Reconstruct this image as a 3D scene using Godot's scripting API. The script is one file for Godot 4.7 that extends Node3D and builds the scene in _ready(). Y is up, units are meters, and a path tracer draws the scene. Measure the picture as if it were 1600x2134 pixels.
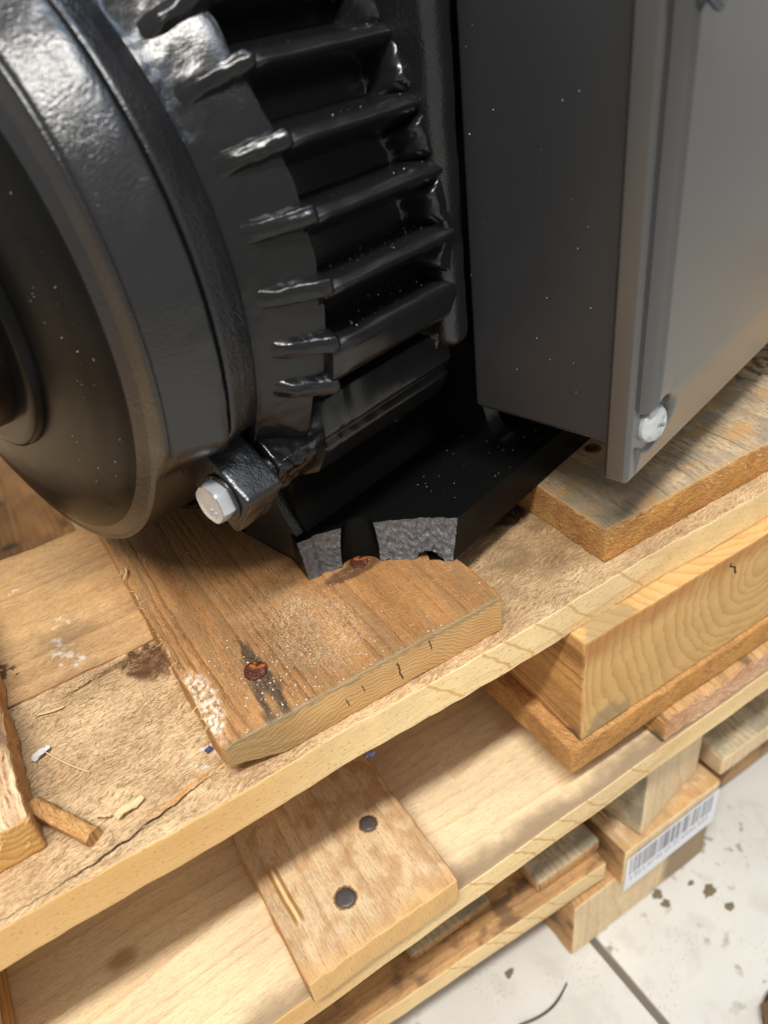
extends Node3D
# A black motor with a broken foot on a stack of used wooden pallets, tiled floor below.
# Metres; the pallet's front edge runs along x, its deck boards along z.

const TOP := 0.433            # height of the top pallet's deck above the floor
const YAW := 16.5             # the motor stands turned on the pallet
const AX_U := -0.359          # motor axis: lateral place and height above the deck
const AX_Y := 0.152
const M_S := 0.27             # the motor's base point (along, across)
const M_U := -0.36

var n1 := FastNoiseLite.new()
var n3 := FastNoiseLite.new()
var nc := FastNoiseLite.new()
var rng := RandomNumberGenerator.new()
var M := {}


func _ready() -> void:
	rng.seed = 7
	n1.seed = 3; n1.frequency = 1.0; n1.noise_type = FastNoiseLite.TYPE_SIMPLEX_SMOOTH; n1.fractal_type = FastNoiseLite.FRACTAL_NONE
	n3.seed = 11; n3.frequency = 1.0; n3.noise_type = FastNoiseLite.TYPE_SIMPLEX_SMOOTH; n3.fractal_type = FastNoiseLite.FRACTAL_FBM; n3.fractal_octaves = 4
	nc.seed = 5; nc.frequency = 1.0; nc.noise_type = FastNoiseLite.TYPE_CELLULAR; nc.fractal_type = FastNoiseLite.FRACTAL_NONE
	camera_and_light()
	make_materials()
	make_floor()
	bottom_pallet()
	middle_pallet()
	top_pallet()
	motor()
	small_things()


func camera_and_light() -> void:
	var cam := Camera3D.new()
	cam.name = "camera"
	cam.near = 0.02
	cam.far = 30.0
	cam.fov = 67.29
	var at := CameraAttributesPhysical.new()
	at.frustum_focal_length = 18.03
	at.frustum_near = 0.02
	at.frustum_far = 30.0
	at.frustum_focus_distance = 0.37
	at.exposure_aperture = 5.0
	cam.attributes = at
	add_child(cam)
	cam.transform = Transform3D(Basis(Vector3(0.84228013, -0.11611618, 0.52638505), Vector3(0.38977176, 0.80573729, -0.44594326), Vector3(-0.37234683, 0.58077917, 0.72391532)), Vector3(0, TOP + 0.25, 0)).orthonormalized()
	cam.current = true
	var we := WorldEnvironment.new()
	we.name = "surroundings"
	var e := Environment.new()
	e.background_mode = Environment.BG_COLOR
	e.background_color = Color(0.85, 0.84, 0.82)
	e.background_energy_multiplier = 0.74
	e.tonemap_mode = Environment.TONE_MAPPER_LINEAR
	e.tonemap_exposure = 1.0
	e.sdfgi_enabled = true
	e.ssao_enabled = true
	e.ssil_enabled = true
	we.environment = e
	add_child(we)
	# ceiling tubes
	tube_light("ceiling_tube_light", Vector3(-0.45, TOP + 1.75, 0.42), Vector2(1.2, 0.13), Color(1.0, 0.985, 0.96), 5.5)
	tube_light("ceiling_tube_light", Vector3(0.20, TOP + 1.85, 0.25), Vector2(0.16, 1.8), Color(0.78, 0.88, 1.0), 0.95)
	tube_light("ceiling_tube_light", Vector3(0.82, TOP + 1.85, -0.25), Vector2(0.16, 1.8), Color(0.78, 0.88, 1.0), 0.95)


func tube_light(called: String, at: Vector3, size: Vector2, tint: Color, energy: float) -> void:
	var l := AreaLight3D.new()
	l.name = called
	l.area_size = size
	l.light_color = tint
	l.light_energy = energy
	l.area_range = 8.0
	l.shadow_enabled = true
	add_child(l, true)
	l.position = at
	l.rotation_degrees = Vector3(-90, 0, 0)


# ---------------------------------------------------------------- naming
func thing(called: String, label: String, category: String, at := Vector3.ZERO, group := "") -> Node3D:
	var o = Node3D.new()
	o.name = numbered(called)
	add_child(o)
	o.position = at
	tag(o, label, category, group)
	return o


func numbered(called: String) -> String:
	if not has_node(NodePath(called)):
		return called
	var k = 1
	while has_node(NodePath("%s_%03d" % [called, k])):
		k += 1
	return "%s_%03d" % [called, k]


func tag(o: Node, label: String, category := "", group := "", kind := "") -> void:
	if label: o.set_meta("label", label)
	if category: o.set_meta("category", category)
	if group: o.set_meta("group", group)
	if kind: o.set_meta("kind", kind)


func obj(called: String, mesh: Mesh, parent: Node = null, at := Vector3.ZERO) -> MeshInstance3D:
	var o = MeshInstance3D.new()
	o.mesh = mesh
	var p: Node = parent if parent else self
	if p == self:
		o.name = numbered(called)
	else:
		var nm := called
		var k = 1
		while p.has_node(NodePath(nm)):
			nm = "%s_%03d" % [called, k]
			k += 1
		o.name = nm
	p.add_child(o)
	o.position = at
	return o


# ---------------------------------------------------------------- meshes
class Surf:
	var v := PackedVector3Array()
	var uv := PackedVector2Array()
	var idx := PackedInt32Array()
	var edge := PackedInt32Array()
	var m: Material

	func _init(mat: Material) -> void:
		m = mat

	# f(a, b) -> Vector3 over the lists as, bs; outward side is Pa x Pb unless flipped
	func grid(as_: PackedFloat32Array, bs: PackedFloat32Array, f: Callable, g: Callable, flip := false) -> void:
		var base := v.size()
		var na := as_.size()
		var nb := bs.size()
		for j in nb:
			for i in na:
				var p: Vector3 = f.call(as_[i], bs[j])
				v.append(p)
				uv.append(g.call(as_[i], bs[j], p))
				if i == 0 or j == 0 or i == na - 1 or j == nb - 1:
					edge.append(v.size() - 1)
		for j in nb - 1:
			for i in na - 1:
				var a := base + j * na + i
				var b := a + 1
				var c := a + na + 1
				var d = a + na
				if flip:
					idx.append_array([a, b, c, a, c, d])
				else:
					idx.append_array([a, c, b, a, d, c])

	func tri(a: Vector3, b: Vector3, c: Vector3, outward: Vector3) -> void:
		var s := v.size()
		v.append_array([a, b, c])
		uv.append_array([Vector2(a.x, a.z), Vector2(b.x, b.z), Vector2(c.x, c.z)])
		edge.append_array([s, s + 1, s + 2])
		if (b - a).cross(c - a).dot(outward) > 0:
			idx.append_array([s, s + 2, s + 1])
		else:
			idx.append_array([s, s + 1, s + 2])


static func weld(surfs: Array, angle := 50.0) -> ArrayMesh:
	var am := ArrayMesh.new()
	var normals := []
	var shared := {}
	var limit := cos(deg_to_rad(angle))
	for k in surfs.size():
		var s: Surf = surfs[k]
		var n := PackedVector3Array()
		n.resize(s.v.size())
		for t in range(0, s.idx.size(), 3):
			var a := s.idx[t]
			var b := s.idx[t + 1]
			var c := s.idx[t + 2]
			var q = (s.v[c] - s.v[a]).cross(s.v[b] - s.v[a])
			n[a] += q; n[b] += q; n[c] += q
		for i in n.size():
			n[i] = n[i].normalized() if n[i].length_squared() > 0.0 else Vector3.UP
		normals.append(n)
		for i in s.edge:
			var key := Vector3i((s.v[i] * 50000.0).round())
			if not shared.has(key):
				shared[key] = []
			shared[key].append([k, i])
	var fresh := []
	for n in normals:
		fresh.append(n.duplicate())
	for key in shared:
		var l: Array = shared[key]
		if l.size() < 2: continue
		for a in l:
			var own: Vector3 = normals[a[0]][a[1]]
			var sum := Vector3.ZERO
			for b in l:
				var o: Vector3 = normals[b[0]][b[1]]
				if o.dot(own) > limit: sum += o
			fresh[a[0]][a[1]] = sum.normalized() if sum.length() > 0.01 else own
	for k in surfs.size():
		var s: Surf = surfs[k]
		if s.idx.is_empty(): continue
		var arr := []
		arr.resize(Mesh.ARRAY_MAX)
		arr[Mesh.ARRAY_VERTEX] = s.v
		arr[Mesh.ARRAY_NORMAL] = fresh[k]
		arr[Mesh.ARRAY_TEX_UV] = s.uv
		arr[Mesh.ARRAY_INDEX] = s.idx
		am.add_surface_from_arrays(Mesh.PRIMITIVE_TRIANGLES, arr)
		am.surface_set_material(am.get_surface_count() - 1, s.m)
	return am


static func lin(a: float, b: float, n: int) -> PackedFloat32Array:
	var o = PackedFloat32Array()
	for i in n + 1:
		o.append(lerpf(a, b, float(i) / n))
	return o


# steps along one side of a box, close together where its edges are rounded
static func steps(a: float, b: float, r: float, each: float) -> PackedFloat32Array:
	var o = PackedFloat32Array([a, a + r * 0.3, a + r * 0.65])
	var n := maxi(1, int(ceil((b - a - 2 * r) / each)))
	for i in n + 1:
		o.append(lerpf(a + r, b - r, float(i) / n))
	o.append_array([b - r * 0.65, b - r * 0.3, b])
	return o


static func rounded(p: Vector3, lo: Vector3, hi: Vector3, r: float) -> Vector3:
	var q = p.clamp(lo + Vector3(r, r, r), hi - Vector3(r, r, r))
	var d = p - q
	return q + d.normalized() * r if d.length() > 1e-7 else p


# A sawn board: x across, y up from its underside, z from the front end (0) back to -length.
# bend(p) -> p moves points a little: wane, wear and rough edges.
func board(w: float, t: float, l: float, top: Material, side: Material, end: Material, r := 0.0015, each := 0.006, bend = null, bottom: Material = null) -> ArrayMesh:
	var lo := Vector3(-w / 2, 0, -l)
	var hi := Vector3(w / 2, t, 0)
	var f := func(p: Vector3) -> Vector3:
		var q = rounded(p, lo, hi, r)
		return bend.call(q) if bend != null else q
	var xs := steps(lo.x, hi.x, r, each)
	var ys := steps(lo.y, hi.y, r, each)
	var zs := steps(lo.z, hi.z, r, each)
	var st := Surf.new(top)
	var ss := Surf.new(side)
	var se := Surf.new(end)
	var sb := Surf.new(bottom if bottom else side)
	st.grid(xs, zs, func(a, b): return f.call(Vector3(a, hi.y, b)), func(a, b, _p): return Vector2(a + w / 2, -b), true)
	sb.grid(xs, zs, func(a, b): return f.call(Vector3(a, lo.y, b)), func(a, b, _p): return Vector2(a + w / 2, -b + 0.13), false)
	ss.grid(ys, zs, func(a, b): return f.call(Vector3(lo.x, a, b)), func(a, b, _p): return Vector2(a + 0.03, -b), true)
	ss.grid(ys, zs, func(a, b): return f.call(Vector3(hi.x, a, b)), func(a, b, _p): return Vector2(a + 0.07, -b + 0.31), false)
	se.grid(xs, ys, func(a, b): return f.call(Vector3(a, b, hi.z)), func(a, b, _p): return Vector2(a + w / 2, b), false)
	se.grid(xs, ys, func(a, b): return f.call(Vector3(a, b, lo.z)), func(a, b, _p): return Vector2(a + w / 2, b), true)
	return weld([st, ss, se, sb])


# a closed outline (x, y counter-clockwise seen from +z) drawn out from z0 to z1
func prism(outline: PackedVector2Array, z0: float, z1: float, m: Material, to: Callable, angle := 30.0, nz := 1) -> ArrayMesh:
	var s := Surf.new(m)
	var k = outline.size()
	var acc := 0.0
	for i in k:
		var a := outline[i]
		var b := outline[(i + 1) % k]
		var u0 := acc
		acc += a.distance_to(b)
		s.grid(PackedFloat32Array([0, 1]), lin(z0, z1, nz), func(q, z): return to.call(Vector3(lerpf(a.x, b.x, q), lerpf(a.y, b.y, q), z)), func(q, z, _p): return Vector2(lerpf(u0, acc, q), z))
	var t := Geometry2D.triangulate_polygon(outline)
	var mid0: Vector3 = to.call(Vector3(outline[0].x, outline[0].y, z0))
	var mid1: Vector3 = to.call(Vector3(outline[0].x, outline[0].y, z1))
	var ax := (mid1 - mid0)
	for i in range(0, t.size(), 3):
		for z in [z0, z1]:
			var q = []
			for j in 3:
				q.append(to.call(Vector3(outline[t[i + j]].x, outline[t[i + j]].y, z)))
			s.tri(q[0], q[1], q[2], ax if z == z1 else -ax)
	return weld([s], angle)


static func round_outline(pts: PackedVector2Array, r: float, n := 4) -> PackedVector2Array:
	var o = PackedVector2Array()
	var k = pts.size()
	for i in k:
		var p = pts[i]
		var a = (pts[(i + k - 1) % k] - p)
		var b = (pts[(i + 1) % k] - p)
		var d = minf(r, minf(a.length(), b.length()) * 0.45)
		var pa = p + a.normalized() * d
		var pb = p + b.normalized() * d
		for j in n + 1:
			var t := float(j) / n
			o.append(pa.lerp(p, t).lerp(p.lerp(pb, t), t))
	return o


# ---------------------------------------------------------------- textures
func paint(w: int, h: int, size: Vector2, f: Callable) -> Array:
	var c := PackedByteArray()
	var b := PackedByteArray()
	c.resize(w * h * 3)
	b.resize(w * h)
	var mx := size.x * 1000.0 / w
	var my := size.y * 1000.0 / h
	var k = 0
	for j in h:
		for i in w:
			var q: Color = f.call((i + 0.5) * mx, (j + 0.5) * my)
			c[k * 3] = int(clampf(q.r, 0, 1) * 255.0)
			c[k * 3 + 1] = int(clampf(q.g, 0, 1) * 255.0)
			c[k * 3 + 2] = int(clampf(q.b, 0, 1) * 255.0)
			b[k] = int(clampf(q.a, 0, 1) * 255.0)
			k += 1
	return [ImageTexture.create_from_image(Image.create_from_data(w, h, false, Image.FORMAT_RGB8, c)), ImageTexture.create_from_image(Image.create_from_data(w, h, false, Image.FORMAT_L8, b))]


func mat(called: String, t: Array, size: Vector2, rough: float, relief_mm: float, spec := 0.4) -> StandardMaterial3D:
	var m := StandardMaterial3D.new()
	m.resource_name = called
	m.albedo_texture = t[0]
	m.roughness = rough
	m.metallic_specular = spec
	m.uv1_scale = Vector3(1.0 / size.x, 1.0 / size.y, 1)
	if relief_mm > 0:
		m.heightmap_enabled = true
		m.heightmap_texture = t[1]
		m.heightmap_scale = relief_mm * 0.1
	M[called] = m
	return m


func plain(called: String, c: Color, rough: float, metal := 0.0, spec := 0.5) -> StandardMaterial3D:
	var m := StandardMaterial3D.new()
	m.resource_name = called
	m.albedo_color = c
	m.roughness = rough
	m.metallic = metal
	m.metallic_specular = spec
	M[called] = m
	return m


static func sm(a: float, b: float, x: float) -> float:
	var t := clampf((x - a) / (b - a), 0, 1)
	return t * t * (3 - 2 * t)


# how much of a soft spot covers (x, y)
static func spot(x: float, y: float, cx: float, cy: float, rx: float, ry: float) -> float:
	var d = Vector2((x - cx) / rx, (y - cy) / ry).length()
	return 1.0 - sm(0.6, 1.0, d)


# long-grained wood: x across the grain, y along it (mm). Returns (late-wood 0..1, fibre -1..1, blotch -1..1)
func grain(x: float, y: float, o: float, pitch: float, wander: float) -> Vector3:
	var wv := n1.get_noise_2d(x * 0.012 + o, y * 0.0045 + o) * wander + n1.get_noise_2d(x * 0.05 + o, y * 0.012) * wander * 0.12
	var ph := (x + wv) / pitch + n1.get_noise_2d(x * 0.03 - o, 4.0) * 1.4
	var t := ph - floorf(ph)
	var late := t * t * t * (1.0 - sm(0.93, 1.0, t))
	late *= 0.55 + 0.45 * n1.get_noise_2d(floorf(ph) * 3.7 + o, y * 0.006)
	var fib := n1.get_noise_2d(x * 1.3 + o, y * 0.045) * 0.6 + n1.get_noise_2d(x * 3.1 - o, y * 0.16) * 0.4
	return Vector3(late, fib, n3.get_noise_2d(x * 0.02 + o, y * 0.009 + o))


static func rgb(r: float, g: float, b: float) -> Color:
	return Color(r / 255.0, g / 255.0, b / 255.0)


func wood(x: float, y: float, o: float, pitch: float, wander: float, light: Color, dark: Color, fibre := 0.09, blotch := 0.14) -> Color:
	var g := grain(x, y, o, pitch, wander)
	var c := light.lerp(dark, clampf(g.x * 1.25, 0, 1))
	var pore := sm(0.35, 0.7, n1.get_noise_2d(x * 2.7 + o, y * 0.11 - o))
	var fine := n1.get_noise_2d(x * 5.2 - o, y * 0.5)
	var k: float = 1.0 + g.y * fibre + g.z * blotch - pore * fibre * 1.5 + fine * fibre * 0.6
	c = soft(c)
	return Color(c.r * k, c.g * k, c.b * (k * 0.98 - 0.02 * g.z), clampf(0.55 - g.x * 0.35 + g.y * 0.25 - pore * 0.25 + fine * 0.15, 0, 1))


# sawn, furry surface: short torn fibres along the grain (y)
func furry(x: float, y: float, o: float, light: Color, dark: Color) -> Color:
	var q: float = x + y * 0.16 + n1.get_noise_2d(x * 0.06 + o, y * 0.03) * 3.0
	var a := n1.get_noise_2d(q * 0.8 + o, y * 0.10)
	var b := n1.get_noise_2d(q * 2.2 - o, y * 0.26)
	var f := n1.get_noise_2d(q * 4.6 + o, y * 0.8)
	var c3 := n3.get_noise_2d(x * 0.03 + o, y * 0.02 - o)
	var fleck := sm(0.42, 0.68, n1.get_noise_2d(q * 1.5 + o + 33.0, y * 0.42 + x * 0.1))
	var hair := sm(0.50, 0.74, n1.get_noise_2d(q * 2.4 - o + 71.0, y * 0.34 - x * 0.22))
	var h: float = 0.48 + 0.2 * a + 0.2 * b + 0.12 * f - 0.2 * fleck + 0.25 * hair
	var t: float = clampf(0.40 - 0.34 * a - 0.26 * b - 0.16 * f + 0.42 * c3 + 0.45 * fleck, 0, 1.15)
	var c := light.lerp(dark, t)
	c = c.lerp(light.lerp(Color(0.97, 0.90, 0.76), 0.5), hair * 0.5)
	c = soft(c)
	return Color(c.r, c.g, c.b, h)


# wood as it dries: a little greyer
static func soft(c: Color) -> Color:
	var l := 0.35 * c.r + 0.5 * c.g + 0.15 * c.b
	return Color(lerpf(c.r, l, 0.12), lerpf(c.g, l, 0.06), lerpf(c.b, l, 0.16), c.a)


func end_grain(x: float, y: float, o: float, cx: float, cy: float, pitch: float, light: Color, dark: Color) -> Color:
	var dx := x - cx
	var dy := y - cy
	var d = sqrt(dx * dx + dy * dy) + n1.get_noise_2d(x * 0.02 + o, y * 0.02) * 3.5 + n1.get_noise_2d(x * 0.12 + o, y * 0.12) * 0.9
	var ph = d / pitch + 0.8 * n1.get_noise_2d(d * 0.03 + o, 1.0)
	var t = ph - floorf(ph)
	var late = t * t * (1.0 - sm(0.88, 1.0, t))
	var gr := n1.get_noise_2d(x * 1.3 + o, y * 1.7) * 0.5 + n1.get_noise_2d(x * 3.4, y * 3.8 + o) * 0.7
	var bl := n3.get_noise_2d(x * 0.025 + o, y * 0.03)
	var c := light.lerp(dark, clampf(late * 0.75 + 0.3 * bl - 0.34 * gr + 0.12, 0, 1))
	c = soft(c)
	return Color(c.r, c.g, c.b, clampf(0.5 - 0.3 * late + 0.3 * gr, 0, 1))


func dust(c: Color, x: float, y: float, o: float, amount: float, fine := 1.0) -> Color:
	var s := n1.get_noise_2d(x * 2.3 * fine + o, y * 2.3 * fine - o) + 0.35 * n1.get_noise_2d(x * 5.1 * fine, y * 5.1 * fine + o)
	var t := sm(1.0 - amount, 1.06 - amount * 0.6, s * 0.75 + 0.1)
	var w = rgb(225, 216, 205)
	return Color(lerpf(c.r, w.r, t), lerpf(c.g, w.g, t), lerpf(c.b, w.b, t), c.a)


func make_materials() -> void:
	var sz := Vector2(0.15, 0.45)
	# centre board, top: brown heartwood, nail stains, white dust
	mat("centre_top", paint(512, 1536, sz, func(x: float, y: float) -> Color:
		var c := wood(x, y, 3.0, 6.5 if x < 62 else 12.0, 3.0, rgb(170, 121, 70), rgb(122, 79, 40), 0.13, 0.16)
		var warm := sm(55, 110, x) * (0.6 + 0.6 * n3.get_noise_2d(x * 0.03, y * 0.02))
		c = c.lerp(Color(0.68, 0.46, 0.25, c.a), clampf(warm * 0.35, 0, 1))
		# grey streaks along the grain
		var gs := sm(0.15, 0.6, n1.get_noise_2d((x + n1.get_noise_2d(x * 0.02, y * 0.01) * 8.0) * 0.11, y * 0.006 + 9.0))
		c = c.lerp(Color(0.54, 0.43, 0.30, c.a), gs * 0.4)
		# dark iron stain round the nail, drawn out along the grain
		var wx := n1.get_noise_2d(x * 0.2, y * 0.05) * 2.0
		var half := 6.6 * (1.0 - clampf((y - 24.0) / 32.0, 0, 1)) if y > 24 else lerpf(5.6, 6.6, y / 24.0)
		var cx := lerpf(27.0, 30.5, y / 40.0)
		var st := 1.0 - sm(half - 1.6, half + 1.2, absf(x + wx - cx))
		st *= 1.0 if y < 57 else 0.0
		st *= 1.0 - 0.75 * spot(x, y, 27.0, 6.0, 2.4, 14.0)
		c = c.lerp(Color(0.25, 0.21, 0.17, c.a), st * (0.72 + 0.2 * n1.get_noise_2d(x * 0.9, y * 0.1)))
		var s2 := spot(x + wx, y, 98, 62, 20, 6) + spot(x, y, 104, 66, 8, 10)
		c = c.lerp(Color(0.25, 0.18, 0.12, c.a), clampf(s2, 0, 1) * 0.6)
		var nn := n3.get_noise_2d(x * 0.30, y * 0.24)
		# white powder at the left edge, pale scuffs in the middle
		var pw := spot(x, y, 3.5, 30, 8, 26) * 0.9 + spot(x, y, 2.0, 12, 5, 12) * 0.5
		c = c.lerp(Color(0.90, 0.86, 0.79, 0.9), clampf(pw * sm(-0.45, 0.50, nn + 0.5 * n1.get_noise_2d(x * 1.6, y * 1.4)), 0, 1))
		var sc = spot(x, y, 64, 36, 26, 34) + 0.6 * spot(x, y, 52, 66, 22, 18)
		var scr := sm(0.1, 0.75, n1.get_noise_2d(x * 1.3 + y * 0.9, y * 0.6 - x * 0.35) * 0.8 + 0.6 * n1.get_noise_2d(x * 3.6, y * 2.6) + nn * 0.6 + 0.1)
		c = c.lerp(Color(0.84, 0.76, 0.65, 0.8), clampf(sc * scr * 0.68, 0, 1))
		# cross scratches
		var cr := n1.get_noise_2d((x * 0.35 + y) * 1.1, (y * 0.35 - x) * 0.09)
		c = c.lerp(Color(0.80, 0.64, 0.44, c.a), sm(0.62, 0.8, cr) * 0.5 * sm(40, 80, x))
		c = dust(c, x, y, 2.0, 0.20 + 0.13 * clampf(sc, 0, 1) + 0.12 * spot(x, y, 30, 30, 22, 34))
		var edge := 1.0 - sm(0.0, 4.0, y + nn * 3.0)
		return c.lerp(Color(0.50, 0.44, 0.32, c.a), edge * 0.4)), sz, 0.43, 0.35)
	sz = Vector2(0.15, 0.025)
	mat("centre_end", paint(768, 128, sz, func(x: float, y: float) -> Color:
		var c := end_grain(x, y, 21.0, 60.0, -160.0, 1.9, rgb(220, 174, 106), rgb(176, 124, 64))
		var left := 1.0 - sm(28, 62, x + y * 1.2 + 8.0 * n3.get_noise_2d(x * 0.05, y * 0.1))
		var streak := n1.get_noise_2d((y * 2.2 + x * 0.7) * 0.5, x * 0.03)
		c = c.lerp(Color(0.50, 0.42, 0.28, c.a), left * (0.45 + 0.35 * streak))
		var rim := sm(18.4, 20.6, y + 1.2 * n1.get_noise_2d(x * 0.2, 3.0))
		c = c.lerp(Color(0.50, 0.46, 0.36, c.a), rim * 0.55)
		for k in [[85.0, 4.0, 17.0, 0.55], [103.0, 12.0, 19.0, 0.4], [57.0, 6.0, 12.0, 0.35], [66.0, 9.0, 15.0, 0.3]]:
			var wob: float = k[0] + 0.45 * n1.get_noise_2d(y * 0.3, k[0]) + (10.0 - y) * 0.10
			var inn := sm(k[1], k[1] + 1.0, y) * (1.0 - sm(k[2] - 1.0, k[2], y))
			var cr := (1.0 - sm(k[3] * 0.5, k[3], absf(x - wob))) * inn
			c = c.lerp(Color(0.22, 0.13, 0.07, 0.0), cr * 0.85)
		return c), sz, 0.75, 0.5)
	sz = Vector2(0.16, 0.5)
	mat("rough_tan", paint(512, 1536, sz, func(x: float, y: float) -> Color:
		var c := furry(x, y, 7.0, rgb(220, 186, 134), rgb(148, 110, 68))
		# x runs to the front edge, y to the right (y 450 is the middle of the pallet)
		var nn := n3.get_noise_2d(x * 0.12, y * 0.12)
		var dirty := sm(105, 150, y) * (1.0 - sm(225, 260, y)) * (0.55 + 0.9 * n3.get_noise_2d(x * 0.035, y * 0.025)) * (1.0 - 0.6 * sm(70, 100, x))
		c = c.lerp(Color(0.40, 0.31, 0.20, c.a), clampf(dirty, 0, 1) * 0.6)
		c = c.lerp(Color(0.16, 0.11, 0.07, c.a * 0.6), clampf(spot(x, y, 34, 178, 13, 16) + nn * 0.8, 0, 1) * spot(x, y, 34, 178, 18, 24) * 0.8)
		var kn := spot(x + nn * 8.0, y + nn * 6.0, 14, 466, 18, 14) * 0.95
		kn = maxf(kn, (1.0 - sm(0.4, 3.6, absf(x - 5.0 - (456.0 - y) * 0.16) * 36.0 / maxf(6.0, y - 418.0))) * sm(418, 424, y) * (1.0 - sm(458, 464, y)) * 0.8)
		c = c.lerp(Color(0.27, 0.16, 0.08, c.a * 0.5), clampf(kn * (0.9 + nn * 0.6), 0, 1) * 0.85)
		c = c.lerp(Color(0.84, 0.82, 0.82, c.a), spot(x, y, 84, 468, 12, 9) * sm(0.0, 0.4, nn) * 0.8)
		# a split beside the front edge
		var sx := 109.0 - 11.0 * pow(clampf((y - 385.0) / 80.0, 0, 1), 1.6) + 0.7 * n1.get_noise_2d(y * 0.12, 6.0)
		var sw := 0.2 + 0.55 * sm(390, 425, y) * (1.0 - sm(440, 470, y))
		var on := sm(360, 380, y) * (1.0 - sm(462, 470, y))
		c = c.lerp(Color(0.16, 0.09, 0.05, 0.0), (1.0 - sm(sw * 0.5, sw, absf(x - sx))) * on)
		c = c.lerp(Color(0.85, 0.55, 0.24, c.a), (1.0 - sm(0.6, 2.4, absf(x - sx + 1.9))) * on * sm(430, 450, y) * 0.35)
		return dust(c, x, y, 5.0, 0.12)), sz, 0.85, 0.6)
	sz = Vector2(0.16, 0.5)
	mat("plain_tan", paint(384, 1024, sz, func(x: float, y: float) -> Color:
		var c := wood(x, y, 13.0, 14.0, 6.0, rgb(208, 164, 106), rgb(168, 118, 66), 0.13, 0.16)
		var f := furry(x, y, 17.0, rgb(214, 170, 112), rgb(150, 108, 62))
		c = c.lerp(f, 0.45)
		var nn := n3.get_noise_2d(x * 0.14, y * 0.14)
		var pw := spot(x, y, 86, 434, 9, 6) + spot(x, y, 112, 431, 12, 8) + spot(x, y, 124, 436, 6, 6) + spot(x, y, 100, 428, 6, 5) + spot(x, y, 40, 418, 6, 5)
		c = c.lerp(Color(0.86, 0.84, 0.82, c.a), clampf(pw * sm(-0.05, 0.35, nn), 0, 1) * 0.85)
		c = c.lerp(Color(0.24, 0.15, 0.09, c.a * 0.6), spot(x + nn * 9.0, y + nn * 7.0, 104, 400, 9, 6) * 0.75)
		c = c.lerp(Color(0.44, 0.36, 0.26, c.a), sm(-0.05, 0.45, n3.get_noise_2d(x * 0.02 + 4.0, y * 0.012)) * sm(60, 110, x) * 0.45)
		return dust(c, x, y, 8.0, 0.07)), sz, 0.8, 0.6)
	sz = Vector2(0.024, 0.6)
	mat("fresh_edge", paint(96, 1536, sz, func(x: float, y: float) -> Color:
		var c := wood(x * 0.6, y, 31.0, 9.0, 3.0, rgb(244, 210, 150), rgb(226, 184, 120), 0.05, 0.06)
		var left := 1.0 - sm(150, 260, y)
		c = c.lerp(Color(0.82, 0.60, 0.33, c.a), left * 0.55)
		for k in [318.0, 331.0, 352.0, 287.0, 372.0, 410.0]:
			var d = absf(y - k + (x - 10.0) * 0.9 + n1.get_noise_2d(x * 0.1, k) * 1.5)
			c = c.lerp(Color(0.76, 0.57, 0.33, c.a), (1.0 - sm(0.5, 1.5, d)) * 0.55)
		var sp := n1.get_noise_2d(x * 0.8, y * 0.35)
		return c.lerp(Color(0.55, 0.38, 0.2, c.a), sm(0.72, 0.85, sp) * 0.6)), sz, 0.6, 0.2)
	sz = Vector2(0.25, 0.45)
	mat("weathered_top", paint(512, 768, sz, func(x: float, y: float) -> Color:
		var c := wood(x, y, 41.0, 9.0, 5.0, rgb(196, 168, 130), rgb(160, 130, 94), 0.20, 0.14)
		var t := n3.get_noise_2d(x * 0.03 + 2.0, y * 0.025)
		c = c.lerp(Color(0.60, 0.54, 0.45, c.a), sm(-0.15, 0.35, t + spot(x, y, 25, 20, 40, 30) * 0.5) * 0.65)
		c = c.lerp(Color(0.76, 0.56, 0.33, c.a), sm(0.1, 0.5, n3.get_noise_2d(x * 0.015, y * 0.05 + 4.0)) * 0.6)
		var dk := spot(x, y, 205, 70, 40, 30) * sm(-0.1, 0.3, n3.get_noise_2d(x * 0.09, y * 0.07))
		c = c.lerp(Color(0.26, 0.17, 0.11, c.a * 0.5), dk * 0.7)
		var ck := n1.get_noise_2d((x + n1.get_noise_2d(y * 0.03, 2.0) * 4.0) * 0.5, y * 0.008 + 7.0)
		c = c.lerp(Color(0.30, 0.22, 0.14, 0.1), sm(0.70, 0.80, ck) * 0.5)
		var edge := 1.0 - sm(0, 5.0, minf(x, y) + 2.5 * t)
		return dust(c.lerp(Color(0.70, 0.58, 0.42, c.a), edge * 0.6), x, y, 9.0, 0.08)), sz, 0.75, 0.6)
	sz = Vector2(0.25, 0.12)
	mat("orange_rough", paint(768, 384, sz, func(x: float, y: float) -> Color:
		var c := furry(y, x, 23.0, rgb(214, 152, 74), rgb(152, 98, 36))
		var t := n3.get_noise_2d(x * 0.02, y * 0.03)
		return c.lerp(Color(0.80, 0.58, 0.28, c.a), sm(0.0, 0.5, t) * 0.5)), sz, 0.8, 0.7)
	sz = Vector2(0.12, 0.25)
	mat("orange_side", paint(384, 768, sz, func(x: float, y: float) -> Color:
		var c := furry(x, y, 29.0, rgb(208, 154, 84), rgb(150, 98, 42))
		return c), sz, 0.8, 0.7)
	sz = Vector2(0.15, 0.45)
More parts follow.
